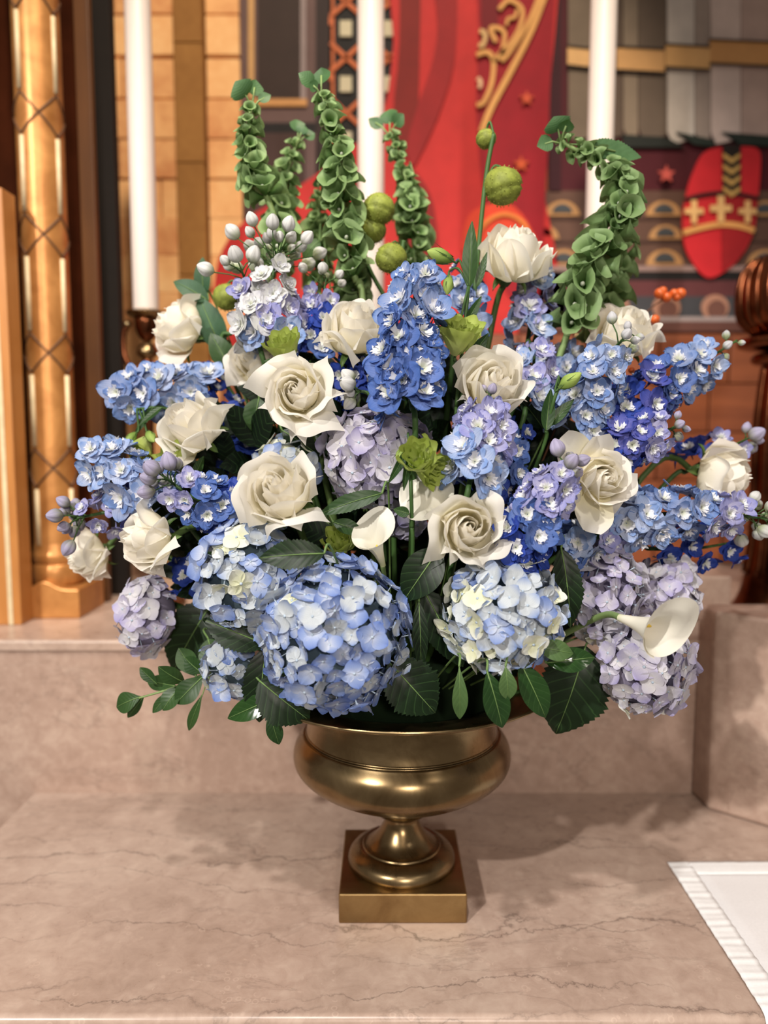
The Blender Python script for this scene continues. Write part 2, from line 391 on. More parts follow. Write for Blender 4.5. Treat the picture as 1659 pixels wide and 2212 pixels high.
# ---- rose
def make_rose(px, py, Y, wpx, face, label, openness=0.5, seed=1, n=27, tall=1.0, sep=True, stem=True, roll=None, extra=(), point=0.0):
    rg = random.Random(seed)
    d = Vector(face).normalized()
    q = zrot(d, rg.uniform(0, 6.28) if roll is None else roll)
    c = at(px, py, Y)
    defs = []
    for i in range(n):
        t = i/(n-1)
        out = smooth(0.58, 1.0, t)
        defs.append(dict(t=t, phi=i*2.39996+rg.uniform(-.25, .25), hw=lerp(1.9, 0.86, t**0.6)*rg.uniform(.92, 1.08),
            Rm=lerp(0.06, 0.60, t**0.80),
            Hh=(1.06-0.10*t-0.26*out*openness+rg.uniform(-.045, .045))*tall,
            flare=lerp(0.50, 0.90, smooth(0, .62, t))+openness*0.42*out,
            lip=(0.015+0.05*t+0.17*out*(0.4+openness))*rg.uniform(.6, 1.5),
            side=(0.05+0.22*out*(0.4+openness)+point*0.30*out)*rg.uniform(.5, 1.4)*smooth(.15, .5, t),
            spiral=lerp(0.34, 0.13, t), wob=rg.uniform(0, 6.28), wa=lerp(0.004, 0.030, t), lean=rg.uniform(-.07, .07), skew=rg.uniform(-.25, .25), nick=rg.uniform(-.05, .06)))
    def surf(P):
        t, phi, hw, Rm, Hh, lip, side = P['t'], P['phi'], P['hw'], P['Rm'], P['Hh'], P['lip'], P['side']
        P0 = (0.05, 0.02); P1 = (Rm*1.35+0.05, -0.02*Hh); P2 = (Rm*1.14, 0.64*Hh); P3 = (Rm*P['flare'], Hh)
        def fn(u, v):
            au = abs(u); us = clamp(u-P['skew']*(1-u*u), -1, 1)
            x = v*(1-0.36*au**3.0)+0.05*v*(1-abs(us))*(1+point)+P['nick']*v*math.sin(u*4+P['wob'])
            b0, b1, b2, b3 = (1-x)**3, 3*x*(1-x)**2, 3*x*x*(1-x), x**3
            r = b0*P0[0]+b1*P1[0]+b2*P2[0]+b3*P3[0]
            z = b0*P0[1]+b1*P1[1]+b2*P2[1]+b3*P3[1]
            k = clamp((v-0.64)/0.36)**2*(0.45+0.55*(1-us*us))
            r += lip*k; z -= lip*k*0.6
            r *= 1+P['spiral']*u*(0.4+0.6*v)
            r += side*au**3.5*v*v; z -= side*0.55*au**4*v*v
            w = P['wa']*math.sin(u*5.2+P['wob'])*v*v
            r += w; z += w*0.8+P['lean']*u*v*0.6
            a = phi+u*hw*(0.42+0.58*math.sin(min(1, v*1.35)*PI/2))*(1-0.30*t*smooth(.55, 1, v))
            return Vector((r*math.cos(a), r*math.sin(a), z))
        return fn
    rads = []
    for P in defs[-9:]:
        fn = surf(P)
        for u in (-.6, 0, .6):
            p = fn(u, 1.0); rads.append(math.hypot(p.x, p.y))
    rads.sort(); rad = rads[int(len(rads)*.72)]
    S = wpx*scale(Y, py)*0.5/rad
    base = c-d*(0.52*S*tall)
    root = thing('rose', base, label, 'rose', 'white roses in the bouquet', q)
    for P in defs:
        f0 = surf(P)
        nu, nv = (16, 10) if P['t'] > 0.3 else (14, 7)
        link('petal', gmesh('rose_petal', nu, nv, lambda u, v: f0(u, v)*S, M['rose']), root)
    # loose petals that stand away from the head: (angle, reach, drop, half width)
    for (ang, reach, drop, wd_) in extra:
        def fn(u, v):
            wv = wd_*math.sin(clamp(0.20+v*0.72)*PI)**0.55
            r = 0.36+reach*v+0.05*math.sin(v*5); z = 0.36+0.34*v-drop*v*v+0.16*u*u*v+0.03*math.sin(u*4+v*5)
            t2 = u*wv
            return Vector((r*math.cos(ang)-t2*math.sin(ang), r*math.sin(ang)+t2*math.cos(ang), z))*S
        link('petal', gmesh('rose_petal', 10, 12, fn, M['rose']), root)
    hip = MB().lathe([(0.02, -0.20), (0.10, -0.17), (0.15, -0.06), (0.13, 0.04), (0.05, 0.06)], 12)
    hip.v = [v*S for v in hip.v]; hip.build('rose_hip', M['rose_stem'], root)
    if sep:
        for k in range(5):
            a0 = k*2*PI/5+rg.uniform(-.2, .2); dr = rg.uniform(0.1, 0.5); ln = rg.uniform(.45, .62)
            def fn(u, v):
                r = 0.10+ln*math.sin(v*1.5); z = -0.04-dr*v*v*0.6+0.10*v+0.05*math.sin(v*4)
                t2 = u*0.085*math.sin(clamp(0.15+0.85*v)*PI)**0.8
                return Vector((r*math.cos(a0)-t2*math.sin(a0), r*math.sin(a0)+t2*math.cos(a0), z+0.05*u*u))*S
            link('sepal', gmesh('sepal', 4, 8, fn, M['sepal']), root)
    if stem: stem_to_heart(root, base-d*0.17*S, d, 0.0042, M['rose_stem'])
    return root

# ---- hydrangea
def hyd_petal(k):
    rg = random.Random(50+k); asp = rg.uniform(.90, 1.12); cup = rg.uniform(.10, .34); tw = rg.uniform(-.10, .10); curl = rg.uniform(-.12, .12)
    def fn(u, v):
        v = 0.5-0.5*math.cos(PI*(0.06+0.94*v))
        w = 0.55*asp*max(0.0, 1-abs(2*v**0.76-1)**1.9)**0.68+0.004
        y = 0.04+v*1.02
        x = u*w*(1.0)
        z = cup*(v-0.2)**2*0.55+0.16*cup*u*u+tw*u*v-0.10*v+curl*v**3+0.02*math.sin(u*6+v*4)
        return Vector((x, y, z))
    return grid(6, 7, fn)
_hp = [hyd_petal(k) for k in range(5)]
_hpm = {}
def hp_mesh(k, m):
    if (k, m) not in _hpm:
        v, f, a = _hp[k]; _hpm[k, m] = mesh('hydrangea_petal', v, f, M[m], a)
    return _hpm[k, m]
_eye = MB().ell((0, 0, 0.03), 0.11, 0.11, 0.09, 6, 4); _eye.tube([(0, 0, 0), (0, 0, -0.7)], 0.05, 4, False)
EYE = _eye.me('floret', M['h_eye'])
def make_hydrangea(px, py, Y, rpx, face, label, pal, seed, floret=0.0155, squash=1.0, cap=105, dens=1.0, tall=1.0):
    rg = random.Random(seed); R = rpx*scale(Y, py); d = Vector(face).normalized()
    c = at(px, py, Y); q = zrot(d)
    root = thing('hydrangea', c, label, 'hydrangea', 'hydrangea heads in the bouquet', q)
    core = MB().ell((0, 0, -0.06*R), 0.80*R, 0.80*R*tall, 0.74*R*squash, 20, 14)  # added filler ball, its dull colour plays the shade between florets
    for i, v in enumerate(core.v): core.v[i] = v*(1+0.10*noise.noise(v*40))
    core.build('flower_core', M['h_core_lilac' if pal[0][0] in ('h_lilac', 'h_white') else 'h_core'], root)
    sp = floret*1.30/math.sqrt(dens)
    n_full = int(4*PI*R*R/(sp*sp)*0.98)
    ca = math.cos(math.radians(cap)); ga = PI*(3-math.sqrt(5))
    for i in range(n_full):
        z = 1-2*(i+0.5)/n_full
        if z < ca: break
        r = math.sqrt(1-z*z); a = i*ga+rg.uniform(-.12, .12)
        nd = Vector((r*math.cos(a), r*math.sin(a), z+rg.uniform(-.04, .04))).normalized()
        lump = 1+0.07*noise.noise(nd*2.3+Vector((seed*3.1, 0, 0)))
        p = Vector((nd.x*R, nd.y*R*tall, nd.z*R*squash))*lump*(0.92+rg.uniform(-.075, .07))
        dirn = (nd+Vector((rg.gauss(0, .30), rg.gauss(0, .30), rg.gauss(0, .30)))).normalized()
        s = floret*rg.choice((.72, .88, 1.0, 1.0, 1.08, 1.18))
        qf = zrot(dirn, rg.uniform(0, 6.28))
        mat = rg.choices([x[0] for x in pal], [x[1] for x in pal])[0]
        fo = link('floret', EYE, root, mw=Matrix.LocRotScale(p, qf, Vector((s, s, s))))
        tilt = rg.uniform(-.12, .42)
        for k in range(4):
            qq = Quaternion((0, 0, 1), k*PI/2+rg.uniform(-.12, .12)) @ Quaternion((1, 0, 0), tilt+rg.uniform(-.10, .10))
            ss = rg.uniform(.92, 1.08)*(1.0 if k % 2 else 0.94)
            link('petal', hp_mesh(rg.randrange(5), mat), fo, mw=Matrix.LocRotScale(Vector((0, 0, 0.02*(k % 2))), qq, Vector((ss, ss, ss))))
    stem_to_heart(root, c-d*0.5*R, d, 0.005, M['stem'], 0.04)
    return root

# ---- delphinium
def del_petal(k):
    rg = random.Random(90+k); asp = rg.uniform(.85, 1.1); cup = rg.uniform(.1, .35); ph = rg.uniform(0, 6); tip = rg.uniform(0.0, .10)
    def fn(u, v):
        v = 0.5-0.5*math.cos(PI*(0.06+0.94*v))
        w = 0.52*asp*max(0.0, 1-abs(2*v**0.74-1)**2.0)**0.55+0.004
        y = 0.08+v*(0.98+tip*(1-abs(u)))
        z = cup*v*v*0.5+0.20*cup*u*u*v+0.045*math.sin(u*7+ph+v*3)*v
        return Vector((u*w, y, z))
    return grid(6, 7, fn)
_dp = [del_petal(k) for k in range(5)]
_dpm = {}
def dp_mesh(k, m):
    if (k, m) not in _dpm:
        v, f, a = _dp[k]; _dpm[k, m] = mesh('delphinium_petal', v, f, M[m], a)
    return _dpm[k, m]
_bee = {}
def bee_mesh(m, k):
    """the middle of a delphinium floret: ruffled inner petals, white bee, spur behind"""
    if (m, k) in _bee: return _bee[m, k]
    rg = random.Random(k*13+5); vs, fs, pu, pv, mi = [], [], [], [], []
    def addg(nu, nv, fn, slot):
        v, f, a = grid(nu, nv, fn); n = len(vs)
        vs.extend(v); fs.extend([tuple(i+n for i in q) for q in f]); pu.extend(a['pu']); pv.extend(a['pv']); mi.extend([slot]*len(f))
    for j in range(11):
        a0 = j*2.4+rg.uniform(-.3, .3); ln = rg.uniform(.28, .52); up = rg.uniform(.35, 1.0); wd_ = rg.uniform(.08, .15)
        def fn(u, v):
            r = 0.03+ln*v*math.cos(up*v); z = 0.05+ln*v*math.sin(up)*1.1
            t = u*wd_*(0.4+0.8*v)
            return Vector((r*math.cos(a0)-t*math.sin(a0), r*math.sin(a0)+t*math.cos(a0), z+0.05*u*u+0.03*math.sin(u*3+v*5)))
        addg(2, 3, fn, 0)
    for j in range(5):
        a0 = j*2*PI/5+0.6+rg.uniform(-.25, .25); ln = rg.uniform(.52, .68); wd_ = rg.uniform(.24, .34); ph = rg.uniform(0, 6)
        def fn(u, v):
            r = 0.06+ln*v; z = 0.06+0.30*v*v+0.05*math.sin(u*6+ph)*v
            t = u*wd_*math.sin(clamp(0.1+v*0.82)*PI)**0.7
            return Vector((r*math.cos(a0)-t*math.sin(a0), r*math.sin(a0)+t*math.cos(a0), z))
        addg(4, 4, fn, 1)
    sp = MB().tube([(0, 0, 0), (0.05, 0, -0.35), (0.16, 0, -0.75)], [0.10, 0.07, 0.02], 5)
    n = len(vs); vs.extend(sp.v); fs.extend([tuple(i+n for i in q) for q in sp.f]); pu.extend([0]*len(sp.v)); pv.extend([.6]*len(sp.v)); mi.extend([1]*len(sp.f))
    me = mesh('floret', vs, fs, M['d_bee'], {'pu': pu, 'pv': pv}); me.materials.append(M[m])
    me.polygons.foreach_set('material_index', mi)
    _bee[m, k] = me; return me
_budm = {}
def bud_mesh(m):
    if m not in _budm:
        def fn(u, v):
            a = u*PI; r = 0.46*math.sin(PI*clamp(v*0.97+0.015))**0.62*(0.80+0.20*abs(math.cos(2.5*a+v*0.8))**0.6)*(1.0-0.22*v)
            return Vector((r*math.cos(a), r*math.sin(a), v*0.95))
        _budm[m] = gmesh('bud', 30, 9, fn, M[m], True)
    return _budm[m]

def make_delphinium(path, label, cols, n, seed, rad=0.026, size=0.021, buds=0, budcol='d_bud', budspread=0.012, front=(0, -1, 0.25), taper=0.55, stem=True, arc=2.2, budsize=0.0085):
    """path: pixel points (px, py, Y) from the lowest floret to the tip; cols: materials from base to tip"""
    rg = random.Random(seed)
    pts = crom([at(*p) for p in path], 12)
    L = [0.0]
    for a, b in zip(pts, pts[1:]): L.append(L[-1]+(b-a).length)
    def ev(s):
        s = clamp(s)*L[-1]
        for i in range(len(L)-1):
            if L[i+1] >= s or i == len(L)-2:
                k = (s-L[i])/max(1e-9, L[i+1]-L[i]); return pts[i].lerp(pts[i+1], clamp(k)), (pts[i+1]-pts[i]).normalized()
    root = thing('delphinium', pts[0], label, 'delphinium', 'delphinium spikes in the bouquet', Quaternion((1, 0, 0, 0)))
    o0 = pts[0]
    MB().tube([p-o0 for p in pts], [lerp(.0032, .0014, i/len(pts)) for i in range(len(pts))], 6).build('stem', M['stem'], root)
    fr = Vector(front).normalized()
    end = 1.0 if not buds else 0.80
    for i in range(n):
        s = (i+0.4)/n*end
        p, ax = ev(s)
        b1 = (fr-ax*fr.dot(ax)).normalized(); b2 = ax.cross(b1)
        a = ((i*2.39996/PI) % 2-1)*arc*0.5*1.0
        a = ((i*0.618034) % 1.0*2-1)*arc+rg.uniform(-.2, .2)
        rdir = b1*math.cos(a)+b2*math.sin(a)
        k = 1-(1-taper)*s**1.5
        face = (rdir*1.0+ax*0.22+fr*0.35+Vector((rg.gauss(0, .16), rg.gauss(0, .16), rg.gauss(0, .16)))).normalized()
        pos = p+rdir*rad*k*rg.uniform(.8, 1.15)
        ci = clamp(s/end*len(cols)+rg.uniform(-.45, .45), 0, len(cols)-0.01)
        m = cols[int(ci)]
        sz = size*k*rg.uniform(.88, 1.10)
        fo = link('floret', bee_mesh(m, rg.randrange(3)), root, mw=Matrix.LocRotScale(pos-o0, zrot(face, rg.uniform(0, 6.28)), Vector((sz, sz, sz))))
        tilt = rg.uniform(-.05, .45)
        for j in range(5):
            qq = Quaternion((0, 0, 1), j*2*PI/5+rg.uniform(-.12, .12)) @ Quaternion((1, 0, 0), tilt+rg.uniform(-.18, .18))
            ss = rg.uniform(.9, 1.1)
            link('petal', dp_mesh(rg.randrange(5), m), fo, mw=Matrix.LocRotScale(Vector((0, 0, 0.02*(j % 2))), qq, Vector((ss, ss, ss))))
    for i in range(buds):
        s = lerp(end-0.02, 1.0, (i+.5)/buds); p, ax = ev(s)
        b1 = (fr-ax*fr.dot(ax)).normalized(); b2 = ax.cross(b1)
        a = i*2.39996
        rdir = b1*math.cos(a)+b2*math.sin(a); out = budspread*lerp(1.5, .35, (i+.5)/buds)*rg.uniform(.7, 1.3)
        pos = p+rdir*out+ax*out*0.6; bd = (rdir+ax*0.9).normalized()
        sz = budsize*lerp(1.25, .75, (i+.5)/buds)*rg.uniform(.85, 1.15)
        bo = link('bud', bud_mesh(budcol), root, mw=Matrix.LocRotScale(pos-o0, zrot(bd, rg.uniform(0, 6)), Vector((sz*1.55, sz*1.55, sz*1.6))))
        MB().tube([p-o0, (p+pos)/2-o0+ax*0.002, pos-o0], 0.0009, 4).build('pedicel', M['stem'], root)
    if stem: stem_to_heart(root, pts[0], (pts[1]-pts[0]), 0.0033, M['stem'], 0.03)
    return root

# ---- leaves
def leaf_mesh(B, T, w, nrm, bend=0.0, fold=0.25, serr=0.0, mat=None, shape=1.0, nv=14, nu=6, wave=0.0, ph=0.0, org=None):
    B = Vector(B); T = Vector(T); ax = (T-B); Ln = ax.length; ax.normalize()
    N = Vector(nrm); N = (N-ax*N.dot(ax)).normalized(); Sd = ax.cross(N)
    if serr: nv = 36
    org = org or Vector((0, 0, 0))
    def mid(v): return B+ax*(Ln*v)+N*(bend*Ln*4*v*(1-v))-org
    def fn(u, v):
        hw = w*0.5*math.sin(PI*clamp(v**shape))**0.78 if 0 < v < 1 else 0.0
        hw = max(hw, 0.0006)
        if serr: hw *= 1+serr*(((v*17) % 1.0)-0.5)*(abs(u) > 0.9)
        return mid(v)+Sd*(u*hw)+N*(fold*abs(u)*hw+wave*Ln*math.sin(v*9+ph+u*2)*abs(u))
    me = gmesh('leaf_blade', nu, nv, fn, mat)
    rib = [mid(i/10)+N*0.0006 for i in range(11)]
    rib2 = [mid(i/10)-N*0.0006 for i in range(11)]
    return me, rib, Sd
def make_leaf(name, B, T, w, label, mat='leaf_dark', nrm=(0, -1, 0.35), bend=0.08, fold=0.22, serr=0.0, shape=0.85, cat='leaf', group='leaves around the bouquet', wave=0.0, ph=0.0, rib=True, parent=None, org=None, petiole=True):
    B = Vector(B); T = Vector(T)
    o0 = B if parent is None else org
    me, rb, Sd = leaf_mesh(B, T, w, nrm, bend, fold, serr, M[mat], shape, wave=wave, ph=ph, org=o0)
    if parent is None:
        o = link(name, me); o.location = B; tag(o, label, cat, group)
    else:
        o = link(name, me, parent)
    if rib:
        r0 = min(0.0011, w*0.03)
        mb = MB().tube(rb, [r0*(1-0.8*i/10) for i in range(11)], 5)
        if petiole and parent is None:
            tgt = HEART+Vector((clamp(B.x*0.2, -.09, .09), clamp(B.y*0.2, -.07, .07), 0))-o0
            p0 = B-o0; dr = (B-T).normalized()*0.03
            mb.tube(crom([p0, p0+dr*0.25+Vector((0, .02, 0)), (p0+Vector((0, .05, 0))).lerp(tgt, .5), tgt], 5), 0.0013, 5)
        mb.build('midrib', M['midrib'], o)
    return o
def pleaf(name, b, t, wpx, label, Yb, Yt=None, **kw):
    Yt = Yb if Yt is None else Yt
    return make_leaf(name, at(b[0], b[1], Yb), at(t[0], t[1], Yt), wpx*scale((Yb+Yt)/2, (b[1]+t[1])/2), label, **kw)

# ---- bells of Ireland
def bell_mesh(k):
    rg = random.Random(300+k); pin = rg.uniform(.55, .85); n5 = rg.uniform(0, 6); lop = rg.uniform(-.2, .2)
    def fn(u, v):
        a = u*PI
        r = 0.10+0.50*v**1.15+0.16*smooth(0.75, 1, v)
        r *= 1+0.05*math.cos(5*a+n5)*v
        z = v*0.95-0.10*smooth(0.8, 1, v)+lop*math.cos(a)*v*0.5+0.06*math.cos(2*a+n5)*v*v
        return Vector((r*math.cos(a), r*math.sin(a)*pin, z))
    return gmesh('bell', 16, 8, fn, M['bell'], True)
BELLS = [bell_mesh(k) for k in range(5)]
SEED = MB().ell((0, 0, 0.42), 0.10, 0.10, 0.12, 6, 5).me('seed', M['d_bee'])
def make_bells(path, label, n_whorl, seed, size=0.0185, leaves=(), taper=0.35, per=5, start=0.0, gap=None):
    rg = random.Random(seed)
    pts = crom([at(*p) for p in path], 10); o0 = pts[0]
    L = [0.0]
    for a, b in zip(pts, pts[1:]): L.append(L[-1]+(b-a).length)
    def ev(s):
        s = clamp(s)*L[-1]
        for i in range(len(L)-1):
            if L[i+1] >= s or i == len(L)-2:
                k = (s-L[i])/max(1e-9, L[i+1]-L[i]); return pts[i].lerp(pts[i+1], clamp(k)), (pts[i+1]-pts[i]).normalized()
    root = thing('bells_of_ireland', o0, label, 'bells of ireland', 'bells of ireland stems in the bouquet', Quaternion((1, 0, 0, 0)))
    MB().tube([p-o0 for p in pts], [lerp(.0044, .0022, i/len(pts)) for i in range(len(pts))], 8).build('stem', M['stem_light'], root)
    for w in range(n_whorl):
        s = start+(1-start)*((w+0.3)/n_whorl)**0.86
        if gap and gap[0] < s < gap[1]: continue
        p, ax = ev(s); k = lerp(1.0, taper, smooth(0.35, 1.0, s))
        b1 = ax.orthogonal().normalized(); b2 = ax.cross(b1)
        for j in range(per):
            a = j*2*PI/per+w*0.7+rg.uniform(-.25, .25)
            rd = b1*math.cos(a)+b2*math.sin(a)
            face = (rd*0.85+ax*0.30+Vector((0, -0.15, 0.22))+Vector((rg.gauss(0, .2), rg.gauss(0, .2), rg.gauss(0, .2)))).normalized()
            sz = size*k*rg.uniform(.85, 1.35)
            pos = p+rd*0.004
            bo = link('bell', BELLS[rg.randrange(5)], root, mw=Matrix.LocRotScale(pos-o0, zrot(face, rg.uniform(0, 6)), Vector((sz*1.12, sz*1.12, sz*1.25))))
            if k > 0.75: link('seed', SEED, bo)
    tip = pts[-1]
    for (b, wp) in leaves:                       # rounded leaves at the tip: pixel of leaf end, pixel width
        Y = tip.y+rg.uniform(-.015, .01)
        e = at(b[0], b[1], Y)
        st = tip.lerp(e, 0.35)
        make_leaf('leaf', st, e, wp*scale(Y, b[1]), None, 'bell_leaf', nrm=(rg.uniform(-.5, .5), -1, rg.uniform(-.1, .5)), bend=rg.uniform(-.1, .15), fold=.15, serr=.22, shape=.8, parent=root, org=o0, rib=False)
        MB().tube([tip-o0-Vector((0, 0, .006)), st-o0, st.lerp(e, .5)-o0], .0013, 5).build('leaf_stalk', M['stem_light'], root)
    stem_to_heart(root, o0, (pts[1]-pts[0]), 0.0045, M['stem_light'], 0.03)
    return root

# ---- lisianthus
def lis_head(root, o0, p, d, size, rg, n=9, mat='lis'):
    q = zrot(d); fo = link('flower_head', MB().lathe([(0.05*size, -.05*size), (0.22*size, .1*size), (.12*size, .3*size)], 10).me('flower_head', M['lis_bud']), root, mw=Matrix.LocRotScale(p-o0, q, Vector((1, 1, 1))))
    for i in range(n):
        t = i/(n-1); phi = i*2.4; ph = rg.uniform(0, 6); Rm = lerp(.14, .46, t); Hh = lerp(.85, .95, t); hw = lerp(1.4, 1.05, t)
        def fn(u, v):
            r = Rm*(0.4+0.75*math.sin(v*2.0))+0.16*smooth(.6, 1, v)*t
            z = Hh*v*(1-.16*abs(u)**2.6)
            ru = 0.055*math.sin(u*8+ph)*smooth(.45, 1, v)
            a = phi+u*hw*(.4+.6*v)
            return Vector(((r+ru)*math.cos(a), (r+ru)*math.sin(a), z+ru*.7))*size
        link('petal', gmesh('lisianthus_petal', 14, 7, fn, M[mat]), fo)
    return fo
def lis_bud(root, o0, p, d, ln, wd_):
    def fn(u, v):
        a = u*PI+v*1.5; r = wd_*math.sin(PI*clamp(v*.93+.06))**.8*(1+.09*math.cos(5*u*PI))
        return Vector((r*math.cos(a), r*math.sin(a), v*ln))
    b = link('bud', gmesh('lisianthus_bud', 14, 10, fn, M['lis_bud'], True), root, mw=Matrix.LocRotScale(p-o0, zrot(d), Vector((1, 1, 1))))
    for k in range(4):
        a0 = k*PI/2
        def fs(u, v):
            r = wd_*(0.5+1.0*v); t = u*wd_*.22*(1-v)
            return Vector((r*math.cos(a0)-t*math.sin(a0), r*math.sin(a0)+t*math.cos(a0), ln*(.9*v)-.0))
        link('sepal', gmesh('sepal', 2, 5, fs, M['sepal']), b)
    return b

# ---- balloon pods
def pod(root, o0, c, r, seed, nm='seed_pod'):
    rg = random.Random(seed); tilt = Quaternion((1, 0, 0), rg.uniform(-.5, .5)) @ Quaternion((0, 1, 0), rg.uniform(-.6, .6))
    def fn(u, v):
        t = PI*clamp(v, .004, .996); a = u*PI
        n = Vector((math.sin(t)*math.cos(a), math.sin(t)*math.sin(a), math.cos(t)))
        k = 1+0.05*noise.noise(n*2.2+Vector((seed, 0, 0)))+0.02*noise.noise(n*14)
        cr = abs(n.dot(Vector((0.25, 0.1, 0.96)))+.18+0.10*n.x*n.x)
        k -= 0.10*math.exp(-(cr/0.055)**2)
        p = tilt @ (n*r*k); p.z *= .93
        return p
    v, f, a = grid(40, 26, fn, True)
    po = link(nm, mesh(nm, v, f, M['pod'], a), root, mw=Matrix.Translation(c-o0))
    mb = MB()
    for i in range(170):
        z = 1-2*(i+.5)/170; rr = math.sqrt(1-z*z); a_ = i*2.39996+rg.uniform(-.15, .15)
        n = Vector((rr*math.cos(a_), rr*math.sin(a_), z)); b = n*r*.985; e = n*r*1.05+Vector((rg.gauss(0, .02*r), rg.gauss(0, .02*r), -.03*r))
        s = n.orthogonal().normalized()*r*.035; w = n.cross(s).normalized()*r*.035
        mb.add([b+s, b-s*.5+w, b-s*.5-w, e], [(0, 1, 3), (1, 2, 3), (2, 0, 3)])
    sp = mb.build('spines', M['pod_spine'], po); sp['kind'] = 'stuff'
    return po

# ---- calla
def make_calla(base, mouth, wid, label, openv, tip_len=0.5, stem_pts=None, seed=1, spad=.55):
    """base: narrow end, mouth: centre of the opening, wid: half width of opening, openv: direction the long lip leans"""
    base = Vector(base); mouth = Vector(mouth); ax = (mouth-base); Ln = ax.length; ax.normalize()
    o1 = Vector(openv); o1 = (o1-ax*o1.dot(ax)).normalized(); o2 = ax.cross(o1)
    root = thing('calla_lily', base, label, 'calla lily', 'calla lilies in the bouquet', Quaternion((1, 0, 0, 0)))
    def fn(u, v):
        a = u*(PI+0.35)
        r = wid*(0.16+0.34*v+0.50*v**3)*(1+0.05*u)
        lipc = 0.5+0.5*math.cos(a)                  # 1 on the long lip side
        r *= 1+0.35*lipc*v**4
        z = Ln*(v*(0.80+0.34*lipc+tip_len*lipc**6*0.5))-wid*0.30*smooth(.82, 1, v)*(lipc)
        p = o1*(r*math.cos(a))+o2*(r*math.sin(a))+ax*z
        p += (o1*math.cos(a)+o2*math.sin(a))*wid*0.22*smooth(.78, 1, v)
        return p
    link('spathe', gmesh('spathe', 30, 16, fn, M['calla']), root)
    MB().ell(ax*Ln*spad, wid*.13, wid*.13, Ln*.28, 8, 8, zrot(ax)).build('spadix', M['calla_in'], root)
    if stem_pts is None:
        stem_to_heart(root, base+ax*0.002, ax, wid*.15, M['bell_stemc'] if 'bell_stemc' in M else M['stem_light'])
    else:
        MB().tube([p-base for p in crom([base+ax*.003]+[Vector(p) for p in stem_pts], 6)], wid*.16, 8).build('stem', M['stem_light'], root)
    return root
# ------------------------------------------------------------------ the setting: marble steps
S_ = {}
S_['slab'] = m_marble('marble_slab', (182, 158, 143), (199, 177, 161), (164, 140, 125), vein=.25, long=True)
S_['riser'] = m_marble('marble_riser', (173, 147, 132), (191, 167, 151), (156, 130, 115), 1.2, 0.3, 0.35)
S_['linen'] = m_plain('white_linen', (232, 230, 230), 0.85, 0.1, 0.03, 300, bump=0.15)
S_['hem'] = m_plain('white_linen_hem', (240, 239, 238), 0.85, 0.1, 0.03, 300, bump=0.15)
S_['brass'] = m_brass('aged_brass', (152, 132, 98), (112, 92, 64), 0.24)
S_['brass_dark'] = m_brass('dark_brass_plinth', (160, 134, 92), (124, 98, 64), 0.33)
S_['gilt'] = m_brass('gilded_wood', (206, 146, 84), (160, 104, 52), 0.34, 0.45)
S_['gilt_board'] = m_wood('gilded_board', (158, 100, 48), (196, 136, 74), 0.4)
S_['gilt_dark'] = m_wood('gilded_wood_shade', (70, 40, 15), (98, 60, 24), 0.5)  # gold brown grain, darker than the column's gilding
S_['umber'] = m_plain('umber_wood', (54, 23, 9), 0.9, 0.05, 0.25, 12)
S_['black_wood'] = m_plain('black_brown_wood', (22, 15, 10), 0.8)  # near-black that paints the recess shade, also the wick colour
S_['lead'] = m_plain('lattice_lead', (84, 58, 40), 0.5)
S_['pearl'] = m_plain('lattice_pearl', (206, 188, 152), 0.35)
S_['stone'] = m_stone('ochre_stone', (204, 138, 88), (232, 176, 118), (244, 198, 140))
S_['pier'] = m_stone('olive_stone_pier', (120, 82, 38), (142, 98, 48), (158, 112, 58))
S_['joint'] = m_plain('stone_joint', (170, 108, 68), 0.9)
S_['redwood'] = m_wood('red_brown_panel', (106, 54, 30), (138, 76, 43), 0.45, 0)
S_['redwood_dark'] = m_plain('red_brown_joint', (92, 44, 24), 0.7)
S_['wax'] = m_plain('candle_wax', (206, 194, 186), 0.45, 0.4, 0.02)
S_['copper'] = m_brass('dark_copper', (132, 80, 52), (78, 40, 24), 0.20)
S_['foam'] = m_plain('floral_foam', (18, 30, 16), 0.95, 0.1)

YF = on_z(830, 2199, 0).y                  # front edge of the slab
YR = on_z(830, 1713, 0).y                  # foot of the riser
ZR = at(830, 1381, YR).z                   # top of the riser
XL = on_z(75, 1713, 0).x                   # end of the slab on the left

def bullnose_slab(name, x0, x1, y0, y1, z1, th, r, mat, label=None):
    prof = [(y1, z1-th), (y1, z1)]
    for i in range(9):
        a = PI/2+PI/2*i/8
        prof.append((y0+r+r*math.cos(a), z1-r+r*math.sin(a)))
    prof += [(y0, z1-th)]
    n = len(prof); vs = [(x0, p[0], p[1]) for p in prof]+[(x1, p[0], p[1]) for p in prof]
    fs = [(i, (i+1) % n, (i+1) % n+n, i+n) for i in range(n)]+[tuple(range(n))[::-1], tuple(range(n, 2*n))]
    return link(name, mesh(name, vs, fs, mat, smooth_=False))
slab = tag(bullnose_slab('floor', XL, 1.5, YF, YR+0.02, 0.0, 0.05, 0.008, S_['slab']), 'pink beige veined marble slab the brass urn stands on', 'floor', kind='structure')
fr_ = tag(MB().box((-1.6, YF+0.03, -0.5), (1.6, YF+0.06, -0.05)).build('wall_front', S_['riser'], smooth_=False), 'marble face below the front edge of the slab', 'wall', kind='structure')
riser = tag(MB().box((-1.6, YR, -0.5), (1.5, YR+0.05, ZR-0.018)).build('wall_step', S_['riser'], smooth_=False), 'speckled pink marble riser behind the brass urn', 'wall', kind='structure')
shelf = tag(bullnose_slab('trim_1', -1.6, 1.5, YR-0.006, 1.25, ZR, 0.018, 0.006, S_['slab']), 'polished marble shelf on top of the riser', 'shelf', kind='structure')
